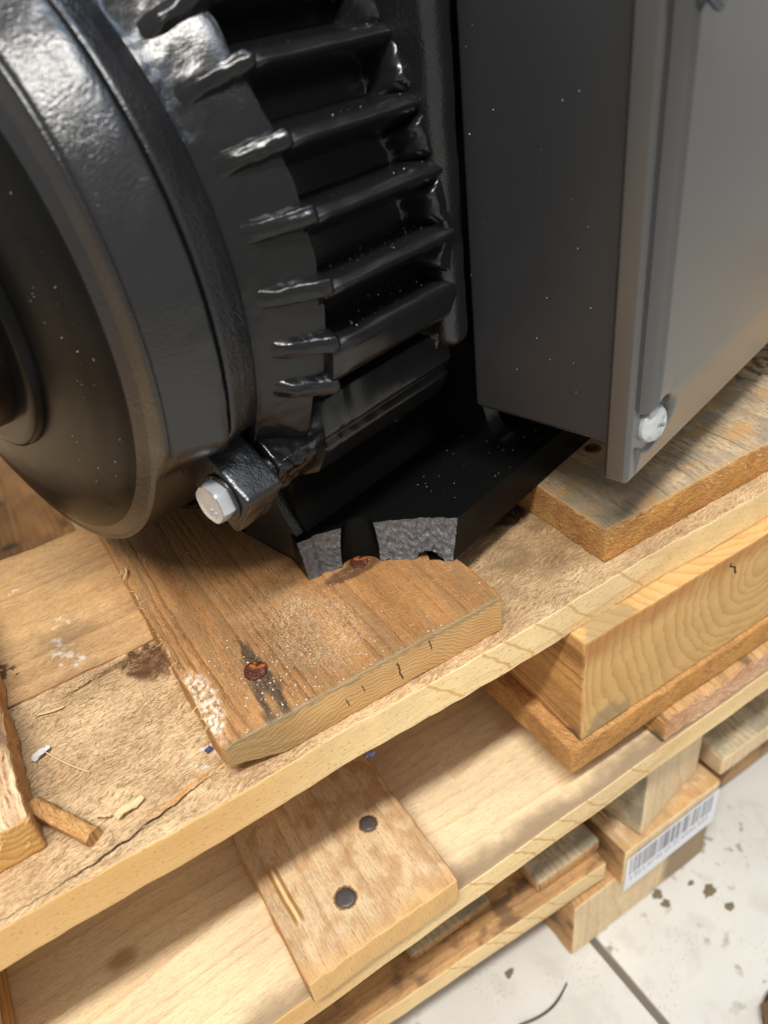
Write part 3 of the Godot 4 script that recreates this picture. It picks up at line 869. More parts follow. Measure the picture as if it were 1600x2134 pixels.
func motor() -> void:
	var yaw := deg_to_rad(YAW)
	var base := Vector3(M_S * cos(yaw) + M_U * sin(yaw), TOP, -M_S * sin(yaw) + M_U * cos(yaw))
	var mo := thing("electric_motor", "black painted cast motor with a broken foot standing on the top pallet", "motor", base)
	mo.rotation.y = yaw

	# end shield: domed face, rim, drum, groove
	var low := func(s: float, r: float, a: float) -> float:
		var d = absf(wrapf(a + 90.0, -180, 180))       # degrees from straight down
		var k = 1.0 - sm(60.0, 72.0, d)
		var cap := lerpf(r, minf(r, 0.1235 + (s - 0.118) * 0.02), k)
		return cap
	var shield := []
	shield.append_array(dense([[0.1075, 0.066], [0.1085, 0.080], [0.1105, 0.096], [0.1135, 0.110], [0.1165, 0.1175], [0.1178, 0.1203]], 0.004))
	shield.append_array([[0.1180, 0.1212], [0.1181, 0.1240], [0.1184, 0.1280], [0.1189, 0.1300], [0.1197, 0.1307], [0.1200, 0.1303], [0.1203, 0.1303], [0.1206, 0.1312], [0.1215, 0.1322]])
	shield.append_array(dense([[0.1225, 0.1327], [0.132, 0.1372], [0.1375, 0.1396], [0.1400, 0.1402]], 0.0015))
	shield.append_array([[0.1411, 0.1398], [0.1417, 0.1385], [0.1419, 0.1350], [0.1435, 0.1335], [0.1440, 0.1362], [0.1446, 0.1370]])
	shield.append_array(dense([[0.1455, 0.1374], [0.153, 0.1362], [0.1596, 0.1346], [0.1606, 0.1338], [0.1610, 0.131], [0.1612, 0.128]], 0.0012))
	var drum := Surf.new(M.black_cast)
	var ns := shield.size()
	drum.grid(lin(-180, 180, 300), lin(0, ns - 1, ns - 1), func(a, k):
		var p: Array = shield[int(round(k))]
		var r: float = p[1]
		var q = pol(p[0], r, a)
		var rough = 0.00022 if p[0] > 0.121 else 0.0
		rough *= 0.5 + 1.6 * sm(-0.2, 0.5, n1.get_noise_3dv(q * 22.0)) + 0.9 * sm(0.130, 0.140, p[0])
		r += rough * lumps(q) * (1.0 if p[0] < 0.1405 else 0.22)
		return pol(p[0], low.call(p[0], r, a), a), func(_a, _k, p): return Vector2(p.x, p.z), true)
	# face and drum are one casting: split the face off for its smoother paint
	var face := Surf.new(M.black_face)
	face.v = drum.v; face.uv = drum.uv
	var keep := PackedInt32Array()
	var split := 15
	var per := 301
	for t in range(0, drum.idx.size(), 3):
		var row := mini(drum.idx[t], mini(drum.idx[t + 1], drum.idx[t + 2])) / per
		var target := face.idx if row < split else keep
		target.append_array([drum.idx[t], drum.idx[t + 1], drum.idx[t + 2]])
		if row < split: face.idx = target
		else: keep = target
	drum.idx = keep
	for i in 301:
		drum.edge.append(split * per + i); face.edge.append(split * per + i)
	obj("end_shield", weld([drum, face], 70.0), mo)
	# bearing boss in the middle of the face
	var boss := revolve(M.black_face, dense([[0.1100, 0.0665], [0.1045, 0.0660], [0.1032, 0.0645], [0.1028, 0.0620], [0.1028, 0.0400]], 0.003), 120)
	obj("bearing_boss", weld([boss], 40.0), mo)
	var cap := revolve(M.black_face, dense([[0.1035, 0.0540], [0.0930, 0.0535], [0.0905, 0.0515], [0.0895, 0.0470], [0.0895, 0.0]], 0.004), 96)
	obj("bearing_cap", weld([cap], 40.0), mo)

	# frame casing between the fins
	var cas := Surf.new(M.black_rough)
	var cas2 := Surf.new(M.black_gloss)
	var body := func(s: float, a: float) -> float:
		var q = pol(s, 0.14, a)
		var seam := 0.1895 + 0.0016 * n1.get_noise_2d(a * 0.12, 3.0)
		var fin_gap := 99.0
		for f in FINS: fin_gap = minf(fin_gap, absf(a - f))
		var wavy := 0.2600 - 0.0065 * sm(0.5, 3.5, fin_gap) + 0.0022 * n1.get_noise_2d(a * 0.35, 9.0)
		if a < -17.0: wavy += 0.002
		var lo := ring_r(s)
		var r = lerpf(lo + 0.00034 * lumps(q * 0.8) * (1.0 - 0.85 * sm(0.174, 0.182, s)), 0.1335, sm(seam - 0.0010, seam + 0.0016, s))
		r = lerpf(r, 0.1492 + 0.0004 * lumps(q), sm(wavy - 0.0035, wavy + 0.0030, s))
		return r
	var ss := PackedFloat32Array([0.1606])
	ss.append_array(lin(0.1612, 0.1862, 22)); ss.append_array(lin(0.1868, 0.1945, 16)); ss.append_array(lin(0.197, 0.245, 14)); ss.append_array(lin(0.2462, 0.2700, 22)); ss.append(0.2705); ss.append(0.275)
	cas.grid(lin(-180, 180, 600), ss, func(a, s):
		if s <= 0.1607: return pol(0.1608, 0.1290, a)
		if s > 0.2704: return pol(minf(s, 0.272), 0.145 if s < 0.274 else 0.08, a)
		return pol(s, body.call(s, a), a), func(_a, _k, p): return Vector2(p.x, p.z), true)
	cas2.v = cas.v; cas2.uv = cas.uv
	var nrow := 0
	for s in ss:
		if s < 0.1875: nrow += 1
	var keep1 := PackedInt32Array(); var keep2 := PackedInt32Array()
	for t in range(0, cas.idx.size(), 3):
		var row := mini(cas.idx[t], mini(cas.idx[t + 1], cas.idx[t + 2])) / 601
		if row < nrow: keep1.append_array([cas.idx[t], cas.idx[t + 1], cas.idx[t + 2]])
		else: keep2.append_array([cas.idx[t], cas.idx[t + 1], cas.idx[t + 2]])
	cas.idx = keep1; cas2.idx = keep2
	for i in 601:
		cas.edge.append(nrow * 601 + i); cas2.edge.append(nrow * 601 + i)
	obj("frame", weld([cas, cas2], 80.0), mo)

	# the casing goes on behind the side box, with a second foot on the far side
	var rear := revolve(M.black_gloss, dense([[0.2740, 0.0800], [0.2742, 0.1380], [0.2760, 0.1395], [0.5000, 0.1395], [0.5200, 0.1360], [0.5300, 0.1200], [0.5300, 0.0]], 0.02), 90)
	obj("rear_casing", weld([rear], 50.0), mo)
	var far_foot := round_outline(PackedVector2Array([Vector2(-0.525, 0.0), Vector2(-0.385, 0.0), Vector2(-0.400, 0.030), Vector2(-0.455, 0.060), Vector2(-0.4650, 0.0215), Vector2(-0.525, 0.0215)]), 0.003, 3)
	obj("foot", prism(far_foot, 0.185, 0.46, M.black_face, func(p: Vector3) -> Vector3: return mp(p.z, p.x, p.y), 50.0, 2), mo)

	# cooling fins: plates that lie level, each running out into a lumpy stub on the ring
	for fi in FINS.size():
		var f0: float = FINS[fi]
		var fs := Surf.new(M.black_gloss)
		var rs := Surf.new(M.black_rough)
		var fn := func(e: float, s: float) -> Vector3:
			var q = pol(s, 0.15, f0 + e * 3.0)
			var ramp := sm(0.1640 + 0.002 * n1.get_noise_2d(fi * 3.3, 1.0), 0.174, s)
			var tip: float = ring_r(s) + 0.0043 + 0.0005 * lumps(q * 1.2) + 0.0020 * sm(0.178, 0.1895, s)
			var root: float = ring_r(s) - 0.002
			var ae := absf(e)
			var h = 1.0 - sm(0.38, 0.88, ae)
			var wide: float = 6.6 * (1.0 + 0.08 * n1.get_noise_2d(s * 220.0, fi))
			var off = signf(e) * wide * (0.30 * minf(ae / 0.30, 1.0) + 0.40 * clampf((ae - 0.30) / 0.4, 0, 1) + 0.30 * clampf((ae - 0.7) / 0.3, 0, 1))
			var r = lerpf(root, tip - 0.0006 * pow(minf(ae / 0.30, 1.0), 2.0), h * ramp)
			if s > 0.1898: r = minf(r, root)
			return pol(s, r, f0 + rad_to_deg(off * 0.001 / 0.148))
		rs.grid(lin(-1, 1, 28), PackedFloat32Array(Array(lin(0.1625, 0.1898, 28)) + [0.1902]), fn, func(_a, _k, p): return Vector2(p.x, p.z), true)
		if fi < FINS.size() - 1:
			var rad := deg_to_rad(f0)
			var ft = 0.0076 if f0 > -5.0 else 0.0185      # the lowest is a thick ledge
			var yt := AX_Y + 0.1502 * sin(rad) + 0.0022
			var ut := AX_U + 0.1502 * cos(rad) + 0.0016
			var tilt := 0.0 if f0 < 55.0 else deg_to_rad(f0 - 40.0)   # those on top stand up
			var sec := round_outline(PackedVector2Array([Vector2(-0.036, -ft * 0.5 - 0.0130), Vector2(-0.0150, -ft * 0.6 - 0.0100), Vector2(-0.0030, -ft), Vector2(0.0, -0.0042), Vector2(-0.0058, 0.0), Vector2(-0.0150, -0.0006), Vector2(-0.036, 0.0040)]), 0.0040, 6)
			var ks := PackedFloat32Array(range(sec.size() + 1))
			fs.grid(ks, lin(0.1868, 0.2640, 26), func(k, s):
				var c: Vector2 = sec[int(k) % sec.size()]
				c.x -= 0.0020 * (1.0 - sm(0.1868, 0.1935, s))
				c.y -= 0.0008 * (1.0 - sm(0.1868, 0.1935, s))
				c = c.rotated(tilt)
				var q = mp(s, ut + c.x, yt + c.y)
				var wav = 0.00022 * n1.get_noise_3dv(q * 60.0)
				return q + Vector3(0, wav, wav), func(_a, _k, p): return Vector2(p.x, p.z), false)
		if fs.v.size() > 0:
			var nk := (fs.v.size() / 27)
			var mid_end := Vector3.ZERO
			for k in nk: mid_end += fs.v[k] / nk
			for k in nk - 1: fs.tri(fs.v[k], fs.v[k + 1], mid_end, Vector3(-1, 0, 0))
		obj("cooling_fin", weld([fs, rs], 80.0), mo)

	# pad that carries the side box
	var to_uy := func(p: Vector3) -> Vector3: return mp(p.z, p.x, p.y)
	var pad := Surf.new(M.black_cast)
	var plo := Vector3(0.2590, 0.098, -0.31)
	var phi := Vector3(0.2750, 0.31, -0.2095)
	var pf := func(p: Vector3) -> Vector3:
		var q = rounded(p, plo, phi, 0.0068)
		q += Vector3(1, 0, 1) * 0.0004 * n1.get_noise_3dv(q * 70.0)
		return mp(q.x, q.z, q.y)
	var px := steps(plo.x, phi.x, 0.0068, 0.004)
	var py := steps(plo.y, phi.y, 0.0068, 0.005)
	var pz := steps(plo.z, phi.z, 0.0068, 0.005)
	var guv := func(_a, _b, p): return Vector2(p.x, p.z)
	pad.grid(px, py, func(a, b): return pf.call(Vector3(a, b, phi.z)), guv, false)
	pad.grid(pz, py, func(a, b): return pf.call(Vector3(plo.x, b, a)), guv, false)
	pad.grid(pz, py, func(a, b): return pf.call(Vector3(phi.x, b, a)), guv, true)
	pad.grid(px, pz, func(a, b): return pf.call(Vector3(a, plo.y, b)), guv, false)
	pad.grid(px, pz, func(a, b): return pf.call(Vector3(a, phi.y, b)), guv, true)
	obj("box_pad", weld([pad], 60.0), mo)

	var neck := PackedVector2Array([Vector2(-0.32, 0.085), Vector2(-0.2235, 0.085), Vector2(-0.2235, 0.44), Vector2(-0.32, 0.44)])
	obj("box_neck", prism(neck, 0.2680, 0.31, M.black_face, to_uy), mo)

	# rail along the foot, lug at its near end
	var rail := round_outline(PackedVector2Array([Vector2(-0.268, 0.050), Vector2(-0.2285, 0.0690), Vector2(-0.2212, 0.0812), Vector2(-0.2212, 0.0832), Vector2(-0.2232, 0.0858), Vector2(-0.2196, 0.0886), Vector2(-0.2190, 0.0905), Vector2(-0.2200, 0.1060), Vector2(-0.2300, 0.1075), Vector2(-0.268, 0.108)]), 0.0012, 3)
	obj("foot_rail", prism(rail, 0.1825, 0.268, M.black_gloss, func(p: Vector3) -> Vector3:
		var q = mp(p.z, p.x, p.y)
		return q + Vector3(0, 0.0003, 0.0003) * n1.get_noise_3dv(q * 70.0) + Vector3(0, 0.0008, 0.0008) * lumps(q) * (1.0 - sm(0.194, 0.206, p.z)), 45.0, 40), mo)
	var lug2 := Surf.new(M.black_rough)
	var l0 := Vector3(0.1622, -0.001, 0.112)
	var l1 := Vector3(0.2080, 0.0225, 0.1480)
	var lugf := func(p: Vector3, lo: Vector3, hi: Vector3, mid: float, lump: float) -> Vector3:
		var q = rounded(p, lo, hi, 0.0022)
		q.z += lump * lumps(q) * sm(0.0, 0.012, q.z - lo.z)
		q.y += lump * 0.6 * lumps(q * 1.1 + Vector3.ONE)
		var up := deg_to_rad(mid)
		var c = Vector2(cos(up), sin(up)) * q.z + Vector2(-sin(up), cos(up)) * q.y
		return mp(q.x, AX_U + c.x, AX_Y + c.y)
	lug_box(lug2, l0, l1, func(p): return lugf.call(p, l0, l1, -37.0, 0.0013))
	obj("rear_lug", weld([lug2], 60.0), mo)

	# front lug on the end shield, with its bolt
	var lug := Surf.new(M.black_cast)
	var f0 := Vector3(0.1385, -0.0010, 0.105)
	var f1 := Vector3(0.1585, 0.0255, 0.1535)
	lug_box(lug, f0, f1, func(p): return lugf.call(p, f0, f1, -37.0, 0.00030))
	obj("front_lug", weld([lug], 60.0), mo)
	bolt(mo)

	# foot: plate broken across a bolt hole, web up to the rail, gussets
	foot(mo, to_uy)
	cover(mo)


func lug_box(s: Surf, lo: Vector3, hi: Vector3, f: Callable) -> void:
	var xs := steps(lo.x, hi.x, 0.0022, 0.0013)
	var ys := steps(lo.y, hi.y, 0.0022, 0.0013)
	var zs := steps(lo.z, hi.z, 0.0022, 0.0013)
	var g := func(_a, _b, p): return Vector2(p.x, p.z)
	# (s, tangential, radial) is turned the other way round from (x, y, z)
	s.grid(xs, ys, func(a, b): return f.call(Vector3(a, b, hi.z)), g, false)
	s.grid(xs, ys, func(a, b): return f.call(Vector3(a, b, lo.z)), g, true)
	s.grid(zs, ys, func(a, b): return f.call(Vector3(lo.x, b, a)), g, false)
	s.grid(zs, ys, func(a, b): return f.call(Vector3(hi.x, b, a)), g, true)
	s.grid(xs, zs, func(a, b): return f.call(Vector3(a, lo.y, b)), g, false)
	s.grid(xs, zs, func(a, b): return f.call(Vector3(a, hi.y, b)), g, true)


func bolt(mo: Node3D) -> void:
	var c := Vector2(AX_U + 0.1203, AX_Y - 0.0742)
	var b := Node3D.new()
	b.name = "hex_bolt"
	mo.add_child(b)
	b.position = mp(0.1382, c.x, c.y)
	# local: x along the axis, head towards -x
	var s := Surf.new(M.zinc)
	var rr = 0.0094
	var to := func(x: float, r: float, a: float) -> Vector3: return Vector3(x, r * sin(a), r * cos(a))
	var hexr := func(a: float, r: float) -> float:
		var k = wrapf(a - 0.3, -PI / 6, PI / 6)
		return r * cos(PI / 6) / cos(k)
	# flats
	for k in 6:
		var a0 := 0.3 + PI / 6 + k * PI / 3
		s.grid(lin(a0, a0 + PI / 3, 6), lin(-0.0068, 0.0, 3), func(a, x):
			var h: float = hexr.call(a, rr)
			var lim := minf(h, 0.0085 + (x + 0.0068) * 1.9)
			return to.call(x, lim, a), func(_a, _k, p): return Vector2(p.x, p.z), true)
	s.grid(lin(0, TAU, 72), lin(0.0, 1.0, 8), func(a, t):
		var r: float = t * minf(0.0085, hexr.call(a, rr))
		var dish := 0.0004 * (1.0 - sm(0.0067, 0.0077, r))
		return to.call(-0.0068 - 0.0002 + dish + 0.00006 * n1.get_noise_2d(sin(a) * r * 700.0, cos(a) * r * 700.0), r, a), func(_a, _k, p): return Vector2(p.x, p.z), true)
	obj("bolt_head", weld([s], 25.0), b)
	var wash := Surf.new(M.black_cast)
	wash.grid(lin(0, TAU, 40), lin(0, 3, 3), func(a, k): return to.call([0.0, -0.0008, -0.0010, -0.0010][int(k)], [0.0108, 0.0108, 0.0104, 0.004][int(k)], a), func(_a, _k, p): return Vector2(p.x, p.z), false)
	obj("washer", weld([wash]), b)
	var sh := Surf.new(M.zinc_dull)
	sh.grid(lin(0, TAU, 24), lin(0.0, 0.062, 60), func(a, x): return to.call(x, 0.0056 + 0.0003 * sin(x * TAU / 0.0015 + a), a), func(_a, _k, p): return Vector2(p.x, p.z), true)
	obj("bolt_shank", weld([sh]), b)
	var ma := SystemFont.new()
	ma.font_names = PackedStringArray(["Droid Sans"])
	var tm := TextMesh.new()
	tm.font = ma
	tm.text = "8.8"
	tm.font_size = 16
	tm.pixel_size = 0.00021
	tm.depth = 0.0004
	tm.material = M.zinc
	var tx := obj("strength_mark", tm, b, Vector3(-0.0069, -0.0034, 0.001))
	tx.rotation = Vector3(0, -PI / 2, 0)
	tx.rotate_object_local(Vector3(0, 0, 1), -0.35)


func jagged(a: PackedVector2Array) -> PackedVector2Array:
	var o := PackedVector2Array()
	for i in a.size() - 1:
		var n := maxi(1, int(a[i].distance_to(a[i + 1]) / 0.0017))
		var side := (a[i + 1] - a[i]).orthogonal().normalized()
		for j in n:
			var w := 0.0 if i + j == 0 else 1.0
			o.append(a[i].lerp(a[i + 1], float(j) / n) + side * w * (0.0007 * n1.get_noise_2d(i * 9.0 + j * 0.9, 5.0) + 0.0003 * n1.get_noise_2d(i * 9.0 + j * 3.1, 8.0)))
	o.append(a[a.size() - 1])
	return o


func foot(mo: Node3D, to_uy: Callable) -> void:
	var t := 0.0215
	# outline of the plate seen from above: x = s, y = u
	var crack := PackedVector2Array([Vector2(0.2375, -0.1965), Vector2(0.2290, -0.2105), Vector2(0.2215, -0.2200), Vector2(0.2135, -0.2285)])
	var hole := PackedVector2Array()
	for k in 13:
		var a := lerpf(-0.30, -0.30 - PI * 1.02, k / 12.0) + PI * 0.5 + 0.95
		hole.append(Vector2(0.2065, -0.2352) + Vector2(cos(a), sin(a)) * 0.0088)
	var crack2 := PackedVector2Array([Vector2(0.1970, -0.2425), Vector2(0.1900, -0.2470), Vector2(0.1780, -0.2510)])
	# hole runs from the first crack round the back of the bolt to the second
	hole.clear()
	crack = jagged(crack)
	crack2 = jagged(crack2)
	var h0 := crack[crack.size() - 1]
	var h1 := crack2[0]
	var mid := (h0 + h1) * 0.5
	var ha := (h0 - mid)
	var back := Vector2(ha.y, -ha.x)
	if back.y > 0: back = -back
	for k in range(1, 14):
		var a := PI * k / 14.0
		hole.append(mid + ha * cos(a) + back * sin(a) * 0.62)
	var out := PackedVector2Array([Vector2(0.1780, -0.2510), Vector2(0.1840, -0.2660), Vector2(0.1850, -0.3300), Vector2(0.4600, -0.3300), Vector2(0.4600, -0.1965), Vector2(0.2375, -0.1965)])
	var all := PackedVector2Array()
	all.append_array(crack)
	all.append_array(hole)
	all.append_array(crack2)
	var rest := out.slice(1, out.size() - 1)
	all.append_array(rest)
	# the break leans: its lower edge lies further out on the left, further in on the right
	var broken := crack.size() + hole.size() + crack2.size()
	var set_back := func(p: Vector2, y: float, w: float) -> Vector2:
		var e = clampf((p.x - 0.178) / 0.0595, 0, 1)
		var o: Vector2 = p + Vector2(-0.001, 0.0048).lerp(Vector2(-0.0080, 0.0014), e) * (1.0 - y / t) * w
		# the bolt hole narrows towards the top of the break
		var along := ha.normalized()
		var off := (p - mid).dot(along)
		var near := 1.0 - sm(0.009, 0.016, absf(off))
		return o - along * off * 0.30 * near * w * (y / t) * (y / t)
	var plate := Surf.new(M.black_face)
	var iron := Surf.new(M.broken_iron)
	var bore := Surf.new(M.black_face)
	var tri := Geometry2D.triangulate_polygon(all)
	for i in range(0, tri.size(), 3):
		for y in [0.0, t]:
			var c3 := []
			for j in 3:
				var at: Vector2 = set_back.call(all[tri[i + j]], y, 1.0 if tri[i + j] < broken else 0.0)
				c3.append(mp(at.x, at.y, y))
			plate.tri(c3[0], c3[1], c3[2], Vector3(0, 1 if y > 0 else -1, 0))
	var wall := func(s: Surf, a: Vector2, b: Vector2, n: int, rough: float, wa := 1.0, wb := 1.0) -> void:
		var y0 := 0.0
		var side := Vector2(b.y - a.y, a.x - b.x).normalized()     # outward is found by trying
		var m := (a + b) * 0.5
		if Geometry2D.is_point_in_polygon(m + side * 0.0006, all): side = -side
		var len := a.distance_to(b)
		var flip := Vector3(b.x - a.x, 0, b.y - a.y).cross(Vector3.UP).dot(Vector3(side.x, 0, side.y)) < 0
		s.grid(lin(0, 1, n), lin(y0, t, 22 if rough > 0 else 2), func(q, y):
			var p: Vector2 = set_back.call(a.lerp(b, q), y, lerpf(wa, wb, q))
			var yy: float = y
			if rough > 0.0:
				var inside = sm(0.0, 0.0025, y - y0) * sm(0.0, 0.0025, t - y)
				var w = Vector3(p.x * 330.0, y * 330.0, p.y * 330.0)
				p += Vector2(-0.675, 0.737) * rough * (n1.get_noise_3dv(w) + 0.6 * n1.get_noise_3dv(w * 2.7) - 0.4) * inside
				# ragged underside where bits broke away
				var gone := maxf(0.0, n1.get_noise_2d((p.x + p.y) * 120.0, 4.0)) * 0.0025 + 0.0048 * (1.0 - sm(0.0022, 0.0036, absf(p.x - 0.2238)))
				yy = lerpf(y, maxf(y, y0 + gone), 1.0 - sm(0.0, 0.012, y - y0))
			return mp(p.x, p.y, yy), func(q, y, _p): return Vector2(q * len + a.x * 3.0, y), flip)
	for i in crack.size() - 1: wall.call(iron, crack[i], crack[i + 1], 3, 0.0007)
	var iron2 := Surf.new(M.broken_iron)
	for i in crack2.size() - 1: wall.call(iron2, crack2[i], crack2[i + 1], 3, 0.0007)
	var hw := PackedVector2Array([crack[crack.size() - 1]])
	hw.append_array(hole)
	hw.append(crack2[0])
	for i in hw.size() - 1: wall.call(bore, hw[i], hw[i + 1], 2, 0.0)
	for i in out.size() - 1: wall.call(plate, out[i], out[i + 1], 6, 0.0, 1.0 if i == 0 else 0.0, 1.0 if i == out.size() - 2 else 0.0)
	obj("foot", weld([plate], 30.0), mo)
	var br := obj("broken_edge", weld([iron], 60.0), mo)
	br.set_meta("label", "bare grainy grey fracture across the foot")
	obj("broken_edge", weld([iron2], 60.0), mo)
	obj("bolt_hole", weld([bore], 60.0), mo)
	# web between rail and plate
	var web := PackedVector2Array([Vector2(-0.30, 0.012), Vector2(-0.2520, 0.012), Vector2(-0.2535, 0.0215), Vector2(-0.2580, 0.0300), Vector2(-0.2585, 0.0420), Vector2(-0.2520, 0.0590), Vector2(-0.30, 0.07)])
	obj("foot_web", prism(web, 0.1870, 0.43, M.black_face, to_uy, 50.0, 10), mo)
	# left gusset and the rib under the side box
	var gus := PackedVector2Array([Vector2(-0.30, 0.005), Vector2(-0.2535, 0.005), Vector2(-0.2540, 0.0200), Vector2(-0.2610, 0.0300), Vector2(-0.2680, 0.0480), Vector2(-0.275, 0.075), Vector2(-0.30, 0.075)])
	obj("gusset", prism(gus, 0.1815, 0.1915, M.black_cast, to_uy, 50.0, 4), mo)
	var rib := PackedVector2Array([Vector2(-0.29, 0.012), Vector2(-0.2115, 0.012), Vector2(-0.2120, 0.0215), Vector2(-0.2200, 0.0225), Vector2(-0.2270, 0.0290), Vector2(-0.2310, 0.0420), Vector2(-0.2335, 0.0600), Vector2(-0.2345, 0.11), Vector2(-0.29, 0.11)])
	obj("foot_rib", prism(rib, 0.3080, 0.3190, M.black_gloss, to_uy, 50.0, 3), mo)


func cover(mo: Node3D) -> void:
	# side box: body, lid with a channel along its edge, screw
	var lo := Vector3(0.2785, 0.060, -0.2135)
	var hi := Vector3(0.66, 0.46, -0.1355)
	var body := Surf.new(M.black_sheet)
	var g := func(_a, _b, p): return Vector2(p.x, p.y)
	var f := func(p: Vector3) -> Vector3:
		var q = rounded(p, lo, hi, 0.0025)
		# the side wall is drawn in a little towards the lid
		q.y += 0.0
		return mp(q.x, q.z, q.y)
	var xs := steps(lo.x, hi.x, 0.0025, 0.03)
	var ys := steps(lo.y, hi.y, 0.0025, 0.03)
	var zs := steps(lo.z, hi.z, 0.0025, 0.02)
	body.grid(xs, ys, func(a, b): return f.call(Vector3(a, b, hi.z)), g, false)
	body.grid(xs, ys, func(a, b): return f.call(Vector3(a, b, lo.z)), g, true)
	body.grid(zs, ys, func(a, b): return f.call(Vector3(lo.x, b, a)), g, false)
	body.grid(zs, ys, func(a, b): return f.call(Vector3(hi.x, b, a)), g, true)
	body.grid(xs, zs, func(a, b): return f.call(Vector3(a, lo.y, b)), g, false)
	body.grid(xs, zs, func(a, b): return f.call(Vector3(a, hi.y, b)), g, true)
	var cv := Node3D.new()
	cv.name = "side_box"
	mo.add_child(cv)
	obj("box_body", weld([body], 60.0), cv)
	var lid := Surf.new(M.black_satin)
	var l0 := Vector3(0.2740, 0.0445, -0.1390)
	var l1 := Vector3(0.6650, 0.4700, -0.1272)
	var lf := func(p: Vector3) -> Vector3:
		var q = rounded(p, l0, l1, 0.0022)
		if p.z > l1.z - 0.0001:
			# the panel stands proud of the lip, with a pocket round the screw that opens downwards
			var d: float = p.x - 0.2812
			d = minf(d, Vector2(p.x - 0.2912, p.y - 0.0692).length() - 0.0128)
			var h := 0.0
			if d > 0.0:
				var a = clampf(d / 0.0004, 0, 1)
				var b = clampf((d - 0.0004) / 0.0042, 0, 1)
				h = 0.0034 * a + 0.0040 * sqrt(maxf(0.0, 1.0 - (1.0 - b) * (1.0 - b)))
			h *= sm(0.040, 0.088, p.y)
			var rim := sm(0.0, 0.003, p.y - l0.y) * sm(0.0, 0.003, l1.x - p.x)
			q.z += h * rim
		return mp(q.x, q.z, q.y)
	var lx := PackedFloat32Array()
	lx.append_array(steps(l0.x, 0.32, 0.0022, 0.00036))
	lx.resize(lx.size() - 3)
	lx.append_array(lin(0.3195, 0.66, 30))
	lx.append_array([0.6625, 0.664, 0.6650])
	var ly := PackedFloat32Array([l0.y, l0.y + 0.0007, l0.y + 0.0014])
	ly.append_array(lin(l0.y + 0.0022, 0.084, 80))
	ly.append_array(lin(0.09, 0.4658, 30))
	ly.append_array([0.4675, 0.4690, 0.4700])
	var lz := steps(l0.z, l1.z, 0.0022, 0.004)
	lid.grid(lx, ly, func(a, b): return lf.call(Vector3(a, b, l1.z)), g, false)
	lid.grid(lz, ly, func(a, b): return lf.call(Vector3(l0.x, b, a)), g, false)
	lid.grid(lz, ly, func(a, b): return lf.call(Vector3(l1.x, b, a)), g, true)
	lid.grid(lx, lz, func(a, b): return lf.call(Vector3(a, l0.y, b)), g, false)
	lid.grid(lx, lz, func(a, b): return lf.call(Vector3(a, l1.y, b)), g, true)
	lid.grid(lx, ly, func(a, b): return lf.call(Vector3(a, b, l0.z)), g, true)
	obj("box_lid", weld([lid], 60.0), cv)
	# pan-head screw
	var s := Surf.new(M.zinc)
	var pr := [[0.0, 0.0066], [0.25, 0.0065], [0.55, 0.0059], [0.8, 0.0045], [0.94, 0.0027], [1.0, 0.0012], [1.0, -0.002]]
	s.grid(lin(0, TAU, 48), lin(0, pr.size() - 1, 24), func(a, k):
		var i := mini(int(k), pr.size() - 2)
		var t: float = k - i
		var r: float = lerpf(pr[i][0], pr[i + 1][0], t) * 0.0092
		var h: float = lerpf(pr[i][1], pr[i + 1][1], t)
		var cr := minf(absf(sin(a + 0.4)), absf(cos(a + 0.4))) * r
		if r < 0.0042: h -= 0.0018 * (1.0 - sm(0.0006, 0.0011, cr))
		return Vector3(cos(a) * r, sin(a) * r, h + 0.00012 * n1.get_noise_2d(cos(a) * r * 900.0, sin(a) * r * 900.0)), g, false)
	obj("lid_screw", weld([s], 50.0), cv, mp(0.2912, -0.1268, 0.0692))
	# wire ring hanging at the upper edge
	var ring := TorusMesh.new()
	ring.inner_radius = 0.0075
	ring.outer_radius = 0.0108
	ring.rings = 40
	ring.ring_segments = 14
	ring.material = M.steel_grey
	var ro := obj("lifting_ring", ring, cv, mp(0.286, -0.1190, 0.2335))
	ro.rotation_degrees = Vector3(62, 25, 10)


